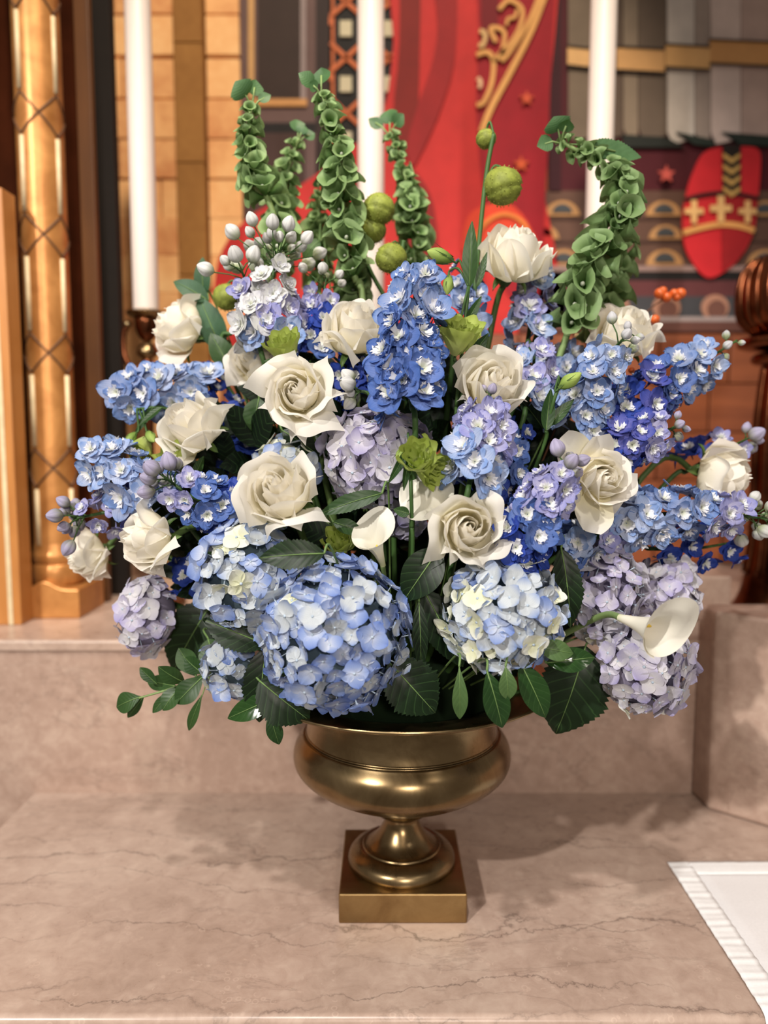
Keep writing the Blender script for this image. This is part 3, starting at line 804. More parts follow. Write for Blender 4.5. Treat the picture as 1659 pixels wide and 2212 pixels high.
# stepped marble block on the right
def prism(name, poly, z0, z1, mat, bev=0.004):
    n = len(poly); vs = [(p[0], p[1], z0) for p in poly]+[(p[0], p[1], z1) for p in poly]
    fs = [(i, (i+1) % n, (i+1) % n+n, i+n) for i in range(n)]+[tuple(range(n))[::-1], tuple(range(n, 2*n))]
    o = link(name, mesh(name, vs, fs, mat, smooth_=False))
    if bev: bevel(o, bev)
    return o
p0, p1, p2 = on_z(1492, 1712, 0), on_z(1529, 1750, 0), on_z(1659, 1789, 0)
dr = (p2-p1).normalized()
blk = prism('wall_right', [(p0.x, YR+0.002), (p1.x, p1.y), tuple((p1+dr*0.8)[:2]), (1.5, YR+0.002)], 0.001, at(1535, 1322, p1.y).z, S_['riser'], 0.006)
tag(blk, 'angled marble block rising on the right of the slab', 'wall', kind='structure')
e0 = at(1380, 1245, 0.42); e1 = at(1582, 1245, 0.42)
tag(prism('trim_2', [(e0.x, .42), (e1.x, .42), (e1.x, .56), (e0.x, .56)], ZR, e1.z, S_['riser']), 'small marble ledge behind the lilac hydrangeas', 'ledge', kind='structure')

# ------------------------------------------------------------------ white linen
def linen():
    a = on_z(1441, 1868, 0.0); b = on_z(1622, 2150, 0.0)
    root = thing('altar_cloth', a, 'white linen cloth with a hem lying on the marble at the right', 'cloth', None, Quaternion((1, 0, 0, 0)))
    ed = (b-a); ed.z = 0; Ln = ed.length; ed.normalize(); rt = on_z(1800, 1864, 0)-a; rt.z = 0; rt.normalize()
    def P(s, t, lift=0.0):
        q = a+ed*s+rt*t
        z = 0.0022+lift+0.0022*(0.5+0.5*noise.noise(Vector((s*16, t*9, 3))))+0.0006*noise.noise(Vector((s*60, t*60, 0)))
        q = Vector((q.x, q.y, 0))
        if q.y < YF+0.012:                      # droops over the bullnose
            k = YF+0.012-q.y; q.y = YF+0.012-min(k, 0.016); z -= max(0, k-0.010)+k*0.25
        q.z = z
        return q-a
    hemw = 0.032
    def gm(name, s0, s1, t0, t1, mat, lift, ns=40, nt=26):
        vs = []; fs = []
        for i in range(ns+1):
            for j in range(nt+1):
                s = lerp(s0, s1, i/ns); t = lerp(t0, t1, j/nt)
                vs.append(P(s, t, lift+0.0008*(math.sin(s*420)*math.sin(s*97) if lift > 0 else 0)))
        for i in range(ns):
            for j in range(nt):
                k = i*(nt+1)+j; fs.append((k, k+1, k+nt+2, k+nt+1))
        o = link(name, mesh(name, vs, fs, mat), root)
        m = o.modifiers.new('solid', 'SOLIDIFY'); m.thickness = 0.0012; m.offset = 1
        return o
    gm('cloth_panel', hemw*0.9, Ln+0.10, hemw*0.9, 0.62, S_['linen'], 0.0)
    gm('side_hem', 0.0, Ln+0.10, 0.0, hemw, S_['hem'], 0.0012, 120, 5)
    gm('top_hem', 0.0, hemw, hemw*0.8, 0.62, S_['hem'], 0.0011, 5, 60)
linen()

# ------------------------------------------------------------------ brass urn
def urn():
    root = thing('urn', (0, 0, 0), 'footed brass urn on a square plinth holding the flowers', 'urn')
    o = MB().box((-0.0825, -0.0825, 0.0), (0.0825, 0.0825, 0.040)).build('plinth', S_['brass_dark'], root, False); bevel(o, 0.0018, 2)
    def prof(pts, n=7): return [(p.x, p.y) for p in crom([(a, b, 0) for a, b in pts], n)]
    MB().lathe([(0.0, .040)]+prof([(.0725, .040), (.0740, .045), (.0705, .054), (.0600, .0615), (.0540, .0632)]), 64).build('foot_ring', S_['brass'], root)
    MB().lathe([(.0540, .0632), (.0532, .0655), (.0510, .0658)]+prof([(.0505, .0652), (.0455, .068), (.0360, .0765), (.0275, .089), (.0238, .0985), (.0234, .1050)]), 64).build('stem', S_['brass'], root)
    MB().lathe(prof([(.0234, .1045), (.0265, .1055), (.0280, .1080), (.0330, .1100), (.0385, .1140), (.0410, .1190)], 4), 64).build('collar', S_['brass'], root)
    MB().lathe(prof([(.0370, .1170), (.0600, .1300), (.0980, .1490), (.1260, .1650), (.1425, .1800), (.1475, .1945), (.1445, .2105), (.1350, .2245)]), 96).build('bowl', S_['brass'], root)
    MB().lathe(prof([(.1350, .2245), (.1332, .2262), (.1318, .2250), (.1306, .2262), (.1308, .2285), (.1292, .2298)], 3), 96).build('bead_ring', S_['brass'], root)
    MB().lathe(prof([(.1294, .2296), (.1272, .2400), (.1262, .2540), (.1275, .2680), (.1360, .2800), (.1530, .2880), (.1760, .2930)]), 96).build('neck', S_['brass'], root)
    MB().lathe(prof([(.1755, .2928), (.1960, .2955), (.2030, .2985), (.2035, .3010), (.2000, .3020), (.1780, .2985), (.1540, .2930), (.1370, .2845), (.1255, .2720), (.1225, .2500)], 4), 96).build('rim', S_['brass'], root)
    return root
urn()
f = MB().ell((0, 0, .295), .135, .135, .075, 28, 12)  # unseen dark mound added to block light and see-through
tag(f.build('floral_foam', S_['foam']), 'dark soaked floral foam hidden in the mouth of the urn', 'foam')

# ------------------------------------------------------------------ left: gilded column, boards
def vx(px, py, Y): return at(px, py, Y).x
def vbox(name, px0, px1, py, Y, d, z0, z1, mat, parent=None, bev=0.002, o0=None):
    m = MB().box((vx(px0, py, Y), Y, z0), (vx(px1, py, Y), Y+d, z1))
    if o0 is not None: m.v = [v-o0 for v in m.v]
    o = m.build(name, mat, parent, False)
    if bev: bevel(o, bev)
    return o
TOP = 1.75
def column():
    Yc = 0.50
    c = Vector((vx(124, 1200, Yc), Yc, ZR))
    root = thing('gilded_column', c, 'gilded column with hexagon lattice on a square block at far left', 'column', None, Quaternion((1, 0, 0, 0)))
    k = scale(Yc, 1200)
    zb = at(118, 1272, Yc-.06).z-ZR
    w = 72*k
    # block with a raised middle along its top edge
    top = []
    for i in range(13):
        x = -w+2*w*i/12; top.append((x, zb+0.016*math.exp(-(x/(w*.33))**2)))
    n = len(top); vs = []; fs = []
    for yy in (-w, w):
        for x, z in top: vs.append((x, yy, z))
        for x, z in top: vs.append((x, yy, 0))
    for i in range(n-1):
        fs += [(n+i, n+i+1, i+1, i), (2*n+i, 2*n+i+1, 3*n+i+1, 3*n+i), (i, i+1, 2*n+i+1, 2*n+i), (n+i+1, n+i, 3*n+i, 3*n+i+1)]
    fs += [(0, 2*n, 3*n, n), (n-1, 2*n-1, 4*n-1, 3*n-1)]
    bevel(link('base_block', mesh('base_block', vs, fs, S_['gilt'], smooth_=False), root), .003)
    r = 48*k
    def ring(name, pts): MB().lathe([(p.x, p.y) for p in crom([(a*r, zb+b, 0) for a, b in pts], 5)], 40).build(name, S_['gilt'], root)
    ring('base_ring', [(0.2, .0), (1.00, .002), (1.12, .012), (1.14, .028), (1.08, .040), (1.00, .044)])
    ring('base_ring', [(1.00, .043), (1.06, .050), (1.08, .060), (1.02, .068), (.98, .078), (.96, .084)])
    z0 = zb+.082
    def shaft_r(v): return r*.96
    MB().lathe([(r*.96, z0), (r*.96, TOP-ZR)], 48).build('shaft', S_['gilt'], root)
    per = 240*k*0.985; rr = r*.975
    def sp(a, z): return Vector((rr*math.sin(a+.38), -rr*math.cos(a+.38), z))
    def arcpts(a0, z0_, a1, z1_, m=5): return [sp(lerp(a0, a1, i/m), lerp(z0_, z1_, i/m)) for i in range(m+1)]
    nz = int((TOP-ZR-z0)/per)+1
    zap = (at(82, 246, Yc-.03).z-ZR)
    zap -= per*math.floor((zap-z0-.02)/per)
    ha = PI/4
    for j in range(-1, nz):
        za = zap+per*j
        if za+per*.17 > TOP-ZR: break
        for i in range(-1, 3):
            ac = i*2*ha
            for s in (-1, 1):
                if za-per*.17 > z0:
                    MB().tube(arcpts(ac, za, ac+s*ha, za-per*.17), .0021, 5).build('lattice_bar', S_['lead'], root)
                if za > z0:
                    MB().tube(arcpts(ac, za, ac+s*ha, za+per*.17), .0021, 5).build('lattice_bar', S_['lead'], root)
        for i in range(-2, 2):
            ac = i*2*ha+ha; b0 = max(z0, za+per*.19); b1 = za+per*.81
            if b1 > z0+.02 and b1 < TOP-ZR:
                MB().tube([sp(ac, b0), sp(ac, b1)], .0046, 6).build('lattice_strip', S_['pearl'], root)
    return root
column()
zz = (ZR, TOP)
st = tag(vbox('trim_3', -260, 47, 1350, 0.385, .05, ZR, at(0, 430, .385).z+.02, S_['gilt_board']), 'gilded board edge at the far left of the shelf', 'board', kind='structure')
ln_ = vbox('inlay_line', 19, 29, 1350, 0.3835, .004, ZR+.001, at(0, 430, .3835).z+.02, S_['pearl'], st, 0)
tag(vbox('wall_left', -1800, 60, 700, 0.60, .04, ZR, TOP, S_['umber']), 'dark umber wooden backing behind the gilded column', 'wall', kind='structure')
tag(vbox('trim_4', 130, 182, 700, 0.595, .02, ZR, TOP, S_['umber']), 'red brown wooden moulding beside the gilded column', 'moulding', kind='structure')
tag(vbox('trim_5', 60, 132, 700, 0.60, .04, ZR, TOP, S_['umber']), 'umber wooden panel straight behind the gilded column', 'panel', kind='structure')
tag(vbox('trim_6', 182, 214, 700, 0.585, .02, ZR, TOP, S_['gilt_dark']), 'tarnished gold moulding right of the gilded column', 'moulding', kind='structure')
tag(vbox('trim_7', 190, 258, 700, 0.66, .03, ZR, TOP, S_['black_wood']), 'black brown wooden post beside the stone wall', 'post', kind='structure')  # near-black box stands in for the shaded recess

# ------------------------------------------------------------------ stone wall
YW = 1.10
kw = scale(YW, 400)
wallb = tag(vbox('wall_back', -500, 2300, 400, YW+.030, .05, ZR, 2.0, S_['joint'], None, 0), 'ochre stone wall behind the candles', 'wall', kind='structure')
def stones():
    rg = random.Random(11); row = 0; zt = at(380, -60, YW).z; hrow = 83*kw
    z = zt
    while z > ZR+.02:
        zl = max(z-hrow, ZR+.002); x = vx(150, 400, YW)-(row % 2)*.06; xe = vx(384, 400, YW)
        while x < xe-.01:
            w = rg.uniform(.10, .17); x2 = min(x+w, xe)
            if xe-x2 < .035: x2 = xe
            d = rg.uniform(0, .004)
            o = MB().box((x+.0016, YW+d, zl+.0016), (x2-.0016, YW+.031, z-.0016)).build('stone_block', S_['stone'], wallb, False); bevel(o, .003, 2)
            x = x2
        o = MB().box((vx(449, 400, YW)+.0016, YW+rg.uniform(0, .004), zl+.0016), (vx(522, 400, YW), YW+.031, z-.0016)).build('stone_block', S_['stone'], wallb, False); bevel(o, .003, 2)
        z -= hrow*rg.uniform(.9, 1.08); row += 1
    z = zt; 
    while z > ZR+.02:
        zl = max(z-hrow*rg.uniform(1.5, 3.0), ZR+.002)
        o = MB().box((vx(386, 400, YW), YW-.022, zl+.0012), (vx(447, 400, YW), YW+.031, z-.0012)).build('pier_block', S_['pier'], wallb, False); bevel(o, .002, 2)
        z = zl
stones()
# ------------------------------------------------------------------ painted mural behind
PAINT = {}
def paint(c, var=0.10):
    if c not in PAINT: PAINT[c] = m_plain('paint_%d_%d_%d' % c, tuple(x*.93 for x in c), 0.65, 0.25, var, 14, bump=0.05)
    return PAINT[c]
mural = thing('mural', at(900, 700, YW), 'painted mural of red and grey robed figures behind the flowers', 'mural', None, Quaternion((1, 0, 0, 0)))
def ppoly(name, pts, c, layer, sm=0, th=.006):
    """a painted field of the mural: outline in pixels, laid at its layer on the wall"""
    Y = YW+.020-layer*.0035
    P = [at(x, y, Y)-mural.location for x, y in pts]
    if sm: P = crom(P, sm, True)
    n = len(P); vs = P+[p+Vector((0, th, 0)) for p in P]
    fs = [tuple(range(n))[::-1], tuple(range(n, 2*n))]+[(i, (i+1) % n, (i+1) % n+n, i+n) for i in range(n)]
    return link(name, mesh(name, vs, fs, paint(c), smooth_=False), mural)
def pline(name, pts, wpx, c, layer, sm=5):
    Y = YW+.020-layer*.0035
    P = crom([at(x, y, Y)-mural.location for x, y in pts], sm)
    vs = []; fs = []; k = scale(Y, 300)*.5*wpx
    for i, p in enumerate(P):
        d = (P[min(i+1, len(P)-1)]-P[max(i-1, 0)]).normalized(); s = Vector((-d.z, 0, d.x))*k
        vs += [p+s, p-s, p+s+Vector((0, .005, 0)), p-s+Vector((0, .005, 0))]
    for i in range(len(P)-1):
        a = 4*i; fs += [(a, a+1, a+5, a+4), (a+2, a+6, a+7, a+3), (a, a+4, a+6, a+2), (a+1, a+3, a+7, a+5)]
    return link(name, mesh(name, vs, fs, paint(c), smooth_=False), mural)
def rect(name, x0, y0, x1, y1, c, layer): return ppoly(name, [(x0, y0), (x0, y1), (x1, y1), (x1, y0)], c, layer)
T0 = -160
# dark panelled door
rect('door_frame', 517, T0, 700, 265, (104, 80, 76), 1)
rect('door_panel', 556, T0, 652, 214, (54, 38, 32), 2)
rect('door_inlay', 536, T0, 549, 214, (206, 160, 104), 3)
rect('door_inlay', 649, T0, 661, 214, (150, 134, 132), 3)
rect('door_inlay', 545, 213, 663, 229, (206, 150, 92), 3)
rect('door_band', 517, 265, 700, 287, (26, 22, 22), 1)
rect('door_lower_panel', 517, 287, 700, 700, (70, 48, 44), 1)
rect('door_stile', 660, 287, 688, 700, (104, 80, 78), 2)
rect('door_edge', 682, T0, 716, 700, (48, 34, 32), 2)
# black lattice strip
rect('lattice_field', 712, T0, 900, 700, (24, 20, 20), 1)
rect('lattice_border', 712, T0, 722, 700, (206, 112, 68), 2)
for cx in (748, 842):
    for r0 in range(-3, 4):
        yc = 62+r0*120
        ppoly('lattice_square', [(cx-14, yc-18), (cx-14, yc+16), (cx+12, yc+16), (cx+12, yc-18)], (206, 196, 166), 3)
        for s in (-1, 1):
            pline('lattice_bar', [(cx, yc-58), (cx+s*34, yc-28)], 9, (206, 112, 68), 3, 1)
            pline('lattice_bar', [(cx+s*34, yc+30), (cx, yc+62)], 9, (206, 112, 68), 3, 1)
            pline('lattice_bar', [(cx+s*34, yc-28), (cx+s*34, yc-8)], 7, (206, 112, 68), 3, 1)
# red robe
ppoly('robe', [(862, T0), (850, 90), (828, 240), (780, 300), (700, 365), (610, 425), (530, 475), (480, 540), (462, 620), (462, 760), (1170, 760), (1175, 420), (1186, 200), (1186, T0)], (192, 44, 42), 5, 3)
ppoly('robe_fold', [(868, T0), (862, 100), (848, 260), (858, 350), (880, 340), (900, 260), (906, 160), (906, T0)], (124, 26, 20), 6, 4)
ppoly('robe_fold', [(925, T0), (945, 40), (935, 130), (905, 220), (880, 310), (890, 360), (915, 320), (950, 240), (980, 140), (988, 20), (980, T0)], (150, 28, 30), 7, 4)
ppoly('robe_fold', [(878, 370), (905, 380), (935, 440), (945, 560), (905, 610), (872, 520)], (134, 24, 24), 7, 4)
ppoly('robe_lining', [(1035, T0), (1035, 60), (1030, 200), (1035, 330), (1060, 520), (1100, 640), (1162, 640), (1178, 420), (1188, 200), (1188, T0)], (150, 18, 32), 6, 4)
ppoly('robe_lining_fold', [(1042, T0), (1040, 40), (1050, 90), (1075, 70), (1072, T0)], (112, 14, 24), 7, 3)
ppoly('robe_cuff', [(1010, 470), (1060, 440), (1110, 445), (1150, 500), (1160, 560), (1010, 560)], (214, 66, 40), 7, 3)
G = (222, 164, 96)
pline('embroidery', [(1184, -30), (1150, 60), (1105, 150), (1062, 230), (1040, 285)], 13, G, 9)
pline('embroidery', [(1172, -30), (1140, 50), (1085, 130), (1090, 70), (1060, 60), (1072, 90)], 9, G, 9)
pline('embroidery', [(1030, 118), (1052, 112), (1066, 130), (1062, 180), (1045, 220), (1030, 226)], 10, G, 9)
pline('embroidery', [(1078, 20), (1100, 0), (1128, 20), (1122, 60), (1100, 96), (1078, 118), (1066, 132)], 9, G, 9)
pline('embroidery', [(1118, 20), (1112, 36), (1098, 40), (1094, 54)], 7, G, 9)
pline('embroidery', [(1032, 168), (1038, 176), (1036, 190)], 8, (230, 190, 150), 9)
pline('embroidery', [(1036, 66), (1048, 72), (1044, 96), (1034, 96)], 9, (214, 176, 120), 9)
def star(cx, cy, r, c, layer):
    ppoly('star', [(cx+(r if i % 2 == 0 else r*.42)*math.sin(i*PI/5), cy-(r if i % 2 == 0 else r*.42)*math.cos(i*PI/5)) for i in range(10)], c, layer)
star(1138, 212, 17, (206, 86, 56), 9); star(1126, 354, 18, (206, 86, 46), 9); star(1440, 376, 20, (214, 96, 86), 9)
pline('embroidery', [(1035, 560), (1028, 520), (1050, 480), (1090, 462), (1130, 480), (1148, 520)], 8, (222, 130, 60), 9)
# maroon ground and grey robes
rect('maroon_ground', 1184, T0, 2100, 415, (78, 20, 30), 2)
rect('maroon_shadow', 1186, T0, 1212, 415, (56, 16, 26), 3)  # darker maroon strip in the mural's own paint
GR = [((1226, 1290), (118, 103, 87)), ((1290, 1345), (95, 79, 67)), ((1345, 1378), (142, 126, 108)), ((1378, 1440), (110, 95, 82)), ((1440, 1500), (217, 207, 197)), ((1500, 1534), (171, 155, 144)), ((1534, 1600), (222, 201, 191)), ((1600, 1662), (194, 168, 157)), ((1662, 1740), (217, 197, 187)), ((1740, 2100), (165, 144, 134))]
for i, ((x0, x1), c) in enumerate(GR):
    yb = 305 if x0 > 1430 else 298
    ppoly('grey_robe_fold', [(x0, T0), (x0+2, 120), (x0+2, yb-20), (x0+12, yb+6), ((x0+x1)/2, yb+2), (x1, yb-6), (x1, T0)], c, 4, 0)
ppoly('robe_hem', [(1345, 290), (1345, 318), (1480, 318), (1440, 296)], (36, 40, 36), 5)
ppoly('robe_hem', [(1462, 285), (1500, 312), (1540, 316), (1545, 302)], (40, 50, 44), 6)
ppoly('robe_hem', [(1560, 285), (1600, 312), (1700, 318), (1700, 296)], (40, 50, 44), 6)
for x0, x1, ya, yb, c in ((1226, 1280, 98, 140, (222, 176, 118)), (1330, 1436, 99, 150, (216, 166, 108)), (1278, 1332, 98, 146, (212, 164, 108)), (1438, 1534, 94, 144, (228, 178, 116)), (1534, 1662, 84, 136, (214, 158, 98)), (1662, 1900, 90, 140, (206, 156, 92))):
    ppoly('gold_band', [(x0, ya), (x0, yb), (x1, yb+6), (x1, ya+6)], c, 6)
    pline('band_edge', [(x0, ya), (x1, ya+6)], 3, (52, 44, 38), 7, 1); pline('band_edge', [(x0, yb), (x1, yb+6)], 3, (52, 44, 38), 7, 1)
# tiled ground with half circles
rect('tile_ground', 1150, 412, 2100, 582, (98, 70, 58), 3)
def half(cx, yb, r, c=(190, 142, 92), c2=(70, 74, 78)):
    def arc(rr, n=10): return [(cx+rr*math.cos(PI*i/n), yb-rr*.86*math.sin(PI*i/n)) for i in range(n+1)]
    ppoly('half_circle_tile', arc(r), c, 4); 
    ppoly('half_circle_center', [(x, y-r*.20) for x, y in arc(r*.56)], c2, 5)
for i in range(7):
    half(1215+i*219 if i else 1215, 466, 38)
    half(1172+i*133, 516, 36); half(1218+i*218, 573, 40)
    pass
rect('tile_joint', 1150, 470, 2100, 474, (76, 52, 44), 4); rect('tile_joint', 1150, 520, 2100, 524, (76, 52, 44), 4)
rect('border_line', 1120, 574, 2100, 586, (150, 124, 118), 6)
rect('border_black', 1120, 586, 2100, 606, (26, 22, 22), 5)
rect('border_maroon', 1120, 606, 2100, 640, (96, 50, 52), 5)
rect('border_blue_band', 1120, 640, 2100, 688, (64, 64, 68), 5)
for cx in (1330, 1440, 1545, 1650, 1755):
    ppoly('border_disc', [(cx+30*math.cos(2*PI*i/24), 664+28*math.sin(2*PI*i/24)) for i in range(24)], (176, 128, 106), 6)
    ppoly('border_disc_center', [(cx+4+20*math.cos(2*PI*i/20), 668+20*math.sin(2*PI*i/20)) for i in range(20)], (112, 74, 64), 7)
rect('border_line', 1120, 684, 2100, 694, (160, 146, 144), 8)
rect('border_brown', 1120, 694, 2100, 716, (98, 62, 54), 8)
# red mitre
ppoly('mitre', [(1556, 318), (1520, 330), (1498, 370), (1482, 420), (1474, 480), (1480, 535), (1505, 580), (1530, 600), (1560, 590), (1600, 555), (1628, 500), (1636, 440), (1642, 380), (1640, 325), (1600, 316)], (206, 38, 46), 8, 4)
ppoly('mitre_shade', [(1558, 425), (1560, 585), (1600, 552), (1626, 500), (1634, 440), (1634, 424)], (160, 26, 32), 9, 0)  # second, darker red of the mural's paint
pline('mitre_seam', [(1480, 430), (1520, 420), (1560, 416), (1600, 420), (1638, 428)], 7, (30, 20, 20), 10)
rect('mitre_lappet', 1562, 312, 1600, 416, (36, 26, 22), 10)
for i in range(4): ppoly('lappet_chevron', [(1563, 330+i*24), (1581, 342+i*24), (1599, 330+i*24), (1599, 340+i*24), (1581, 354+i*24), (1563, 340+i*24)], (196, 156, 88), 11)
pline('mitre_band', [(1476, 502), (1520, 490), (1560, 484), (1600, 488), (1630, 498)], 12, (224, 162, 92), 10)
for cx, cy, s in ((1500, 458, 1.0), (1558, 452, 1.15), (1616, 458, .95)):
    ppoly('mitre_cross', [(cx-6*s, cy-26*s), (cx+6*s, cy-26*s), (cx+6*s, cy-8*s), (cx+20*s, cy-8*s), (cx+20*s, cy+4*s), (cx+6*s, cy+4*s), (cx+6*s, cy+24*s), (cx-6*s, cy+24*s), (cx-6*s, cy+4*s), (cx-20*s, cy+4*s), (cx-20*s, cy-8*s), (cx-6*s, cy-8*s)], (232, 184, 120), 11)
# red brown panelling below the mural
def panelling():
    Yp = YW-.03
    b = tag(vbox('trim_8', 517, 2200, 1000, Yp+.02, .03, ZR, at(900, 718, Yp).z, S_['redwood_dark'], None, 0), 'red brown panelled dado below the mural', 'dado', kind='structure')
    zt = at(900, 722, Yp).z; h = 104*scale(Yp, 900); r = 0
    while zt > ZR+.03:
        zl = max(zt-h, ZR+.004); x = 517-40*(r % 2)
        while x < 2150:
            w = 150
            o = vbox('dado_block', x+2, min(x+w, 2196)-2, 1000, Yp, .03, zl+.0015, zt-.0015, S_['redwood'], b, .002)
            x += w
        zt = zl; r += 1
panelling()

# ------------------------------------------------------------------ candles and metalwork
def candlestick(px, py_bottom, Y, wpx, label_c, label_s, lean=0.0):
    k = scale(Y, py_bottom); r = wpx*.5*k
    b = at(px, py_bottom, Y)
    c = thing('candle', b, label_c, 'candle', 'tall white candles')
    h = TOP-b.z
    MB().lathe([(0, 0), (r*.98, 0), (r, .004), (r, h-.004), (r*.9, h), (0, h)], 32).build('wax_shaft', S_['wax'], c)
    MB().tube([(0, 0, h-.004), (.0005, 0, h+.008), (.002, 0, h+.014)], .0012, 5).build('wick', S_['black_wood'], c)
    z0 = ZR-b.z
    s = thing('candlestick', Vector((b.x, b.y, ZR)), label_s, 'candlestick', 'brass candlesticks')
    hh = b.z-ZR
    def L(name, pts, m='copper'): MB().lathe([(p.x, p.y) for p in crom([(a, z, 0) for a, z in pts], 5)], 32).build(name, S_[m], s)
    L('drip_pan', [(.004, hh-.016), (r*1.0, hh-.014), (r*1.5, hh-.006), (r*1.55, hh-.002), (r*1.1, hh-.003), (r*.5, hh-.001)], 'brass')
    L('cup', [(.006, hh-.060), (.012, hh-.056), (r*.8, hh-.042), (r*.95, hh-.020), (r*.8, hh-.014)])
    L('knop', [(.006, hh-.098), (.019, hh-.088), (.021, hh-.078), (.014, hh-.066), (.006, hh-.060)], 'brass')
    L('stem', [(.016, .05), (.009, .075), (.008, hh*.5), (.010, hh-.11), (.007, hh-.097)])
    L('base', [(.062, 0), (.064, .008), (.05, .018), (.03, .028), (.017, .05)], 'brass')
    for sgn in (-1, 1):
        MB().tube(crom([(sgn*.006, 0, hh-.10), (sgn*.03, 0, hh-.115), (sgn*.047, 0, hh-.085), (sgn*.046, 0, hh-.045), (sgn*.038, 0, hh-.03)], 6), .0055, 8).build('scroll_arm', S_['copper'], s)
        MB().ell((sgn*.038, 0, hh-.026), .009, .009, .008, 10, 6).build('arm_finial', S_['brass'], s)
candlestick(316, 672, .56, 54, 'tall white candle in front of the stone wall beside the column', 'brass candlestick of the candle by the stone wall')
candlestick(802, 690, .60, 56, 'tall white candle in front of the black lattice, middle of the three', 'candlestick of the middle candle, hidden behind the bouquet')
candlestick(1287, 700, .60, 54, 'tall white candle in front of the grey robes', 'candlestick of the candle by the grey robes, hidden behind the bouquet')

def fluted_stand():
    Y = .52; c = at(1668, 1340, Y); k = scale(Y, 900)
    root = thing('fluted_lamp_stand', Vector((c.x, Y, ZR)), 'dark copper stand with a fluted bowl at the right edge', 'lamp stand', None, Quaternion((1, 0, 0, 0)))
    def z(py): return at(1668, py, Y).z-ZR
    def L(name, pts, m='copper'): MB().lathe([(p.x, p.y) for p in crom([(a*k, z(y), 0) for a, y in pts], 6)], 40).build(name, S_[m], root)
    L('bowl', [(30, 735), (60, 722), (92, 690), (100, 640), (92, 590), (70, 560), (40, 548)])
    for i in range(26):
        a = 2*PI*i/26
        pts = [(62, 722), (93, 690), (101, 640), (93, 590), (72, 561)]
        MB().tube([Vector((rr*k*math.cos(a), rr*k*math.sin(a), z(y))) for rr, y in crom_xy(pts)], .0042, 6).build('flute', S_['copper'], root)
    L('bead_ring', [(30, 760), (86, 752), (96, 742), (88, 730), (40, 726)])
    L('bead_ring', [(30, 790), (60, 786), (68, 774), (58, 764), (30, 760)])
    L('stem', [(62, 1330), (60, 1250), (50, 1150), (52, 950), (46, 850), (40, 790)])
    for i in range(12):
        a = 2*PI*i/12
        MB().tube([Vector((rr*k*math.cos(a), rr*k*math.sin(a), z(y))) for rr, y in crom_xy([(62, 1240), (52, 1150), (54, 950), (48, 850), (42, 792)])], .0045, 6).build('reed', S_['copper'], root)
    L('base', [(100, 1341), (98, 1325), (84, 1310), (70, 1280), (62, 1245)])
def crom_xy(pts): return [(p.x, p.y) for p in crom([(a, b, 0) for a, b in pts], 4)]
fluted_stand()
# ------------------------------------------------------------------ the bouquet: hydrangeas
BLUE = [('h_blue', .66), ('h_pale', .30), ('h_cream', .04)]
WHITEBLUE = [('h_pale', .62), ('h_blue', .20), ('h_cream', .18)]
LILAC = [('h_lilac', .55), ('h_white', .42), ('h_cream', .03)]
PALELILAC = [('h_white', .58), ('h_lilac', .36), ('h_cream', .06)]
HY = [
 (722, 1364, -.190, 166, (-.08, -1, .10), 'big round blue hydrangea in the middle front above the urn', BLUE, 1, 1.0, 1.0),
 (536, 1238, -.150, 112, (-.35, -1, .25), 'white and pale blue hydrangea below the large white rose at left front', WHITEBLUE, 2, 1.0, 1.12),
 (502, 1440, -.120, 62, (-.45, -1, -.2), 'small pale blue hydrangea tucked under the left front leaves', WHITEBLUE, 3, 1.0, 1.1),
 (1082, 1324, -.190, 134, (.15, -1, .10), 'blue and white hydrangea right of the centre above the rim', WHITEBLUE, 4, 1.0, .93),
 (820, 990, -.110, 122, (0, -1, .35), 'lilac hydrangea in the middle of the bouquet behind the green lisianthus', LILAC, 5, 1.0, .90),
 (866, 1112, -.100, 44, (.1, -1, .1), 'small lilac hydrangea tuft below the green lisianthus', PALELILAC, 6, 1.0, 1.1),
 (322, 1328, -.050, 68, (-.5, -1, .05), 'lilac blue hydrangea hanging at the far left of the bouquet', LILAC, 7, 1.0, 1.34),
 (1304, 1282, -.105, 88, (.25, -1, .15), 'dusky lilac hydrangea below the large open rose on the right', LILAC, 8, 1.0, 1.26),
 (1388, 1440, -.140, 104, (.30, -1, .0), 'pale lilac hydrangea lowest on the right, under the calla lily', PALELILAC, 9, 1.0, .95),
 (1434, 1276, -.060, 74, (.55, -.85, .15), 'pale hydrangea at the right edge above the calla lily', PALELILAC, 10, 1.0, 1.02),
 (618, 1010, -.080, 70, (-.1, -1, .4), 'pale blue hydrangea half hidden behind the large white rose', WHITEBLUE, 11, 1.0, .8),
]
for (x, y, Y, r, fc, lb, pal, sd, sq, tl) in HY:
    make_hydrangea(x, y, Y, r, fc, lb, pal, sd, squash=sq, tall=tl, floret=0.0152 if r > 90 else 0.0142, cap=100)

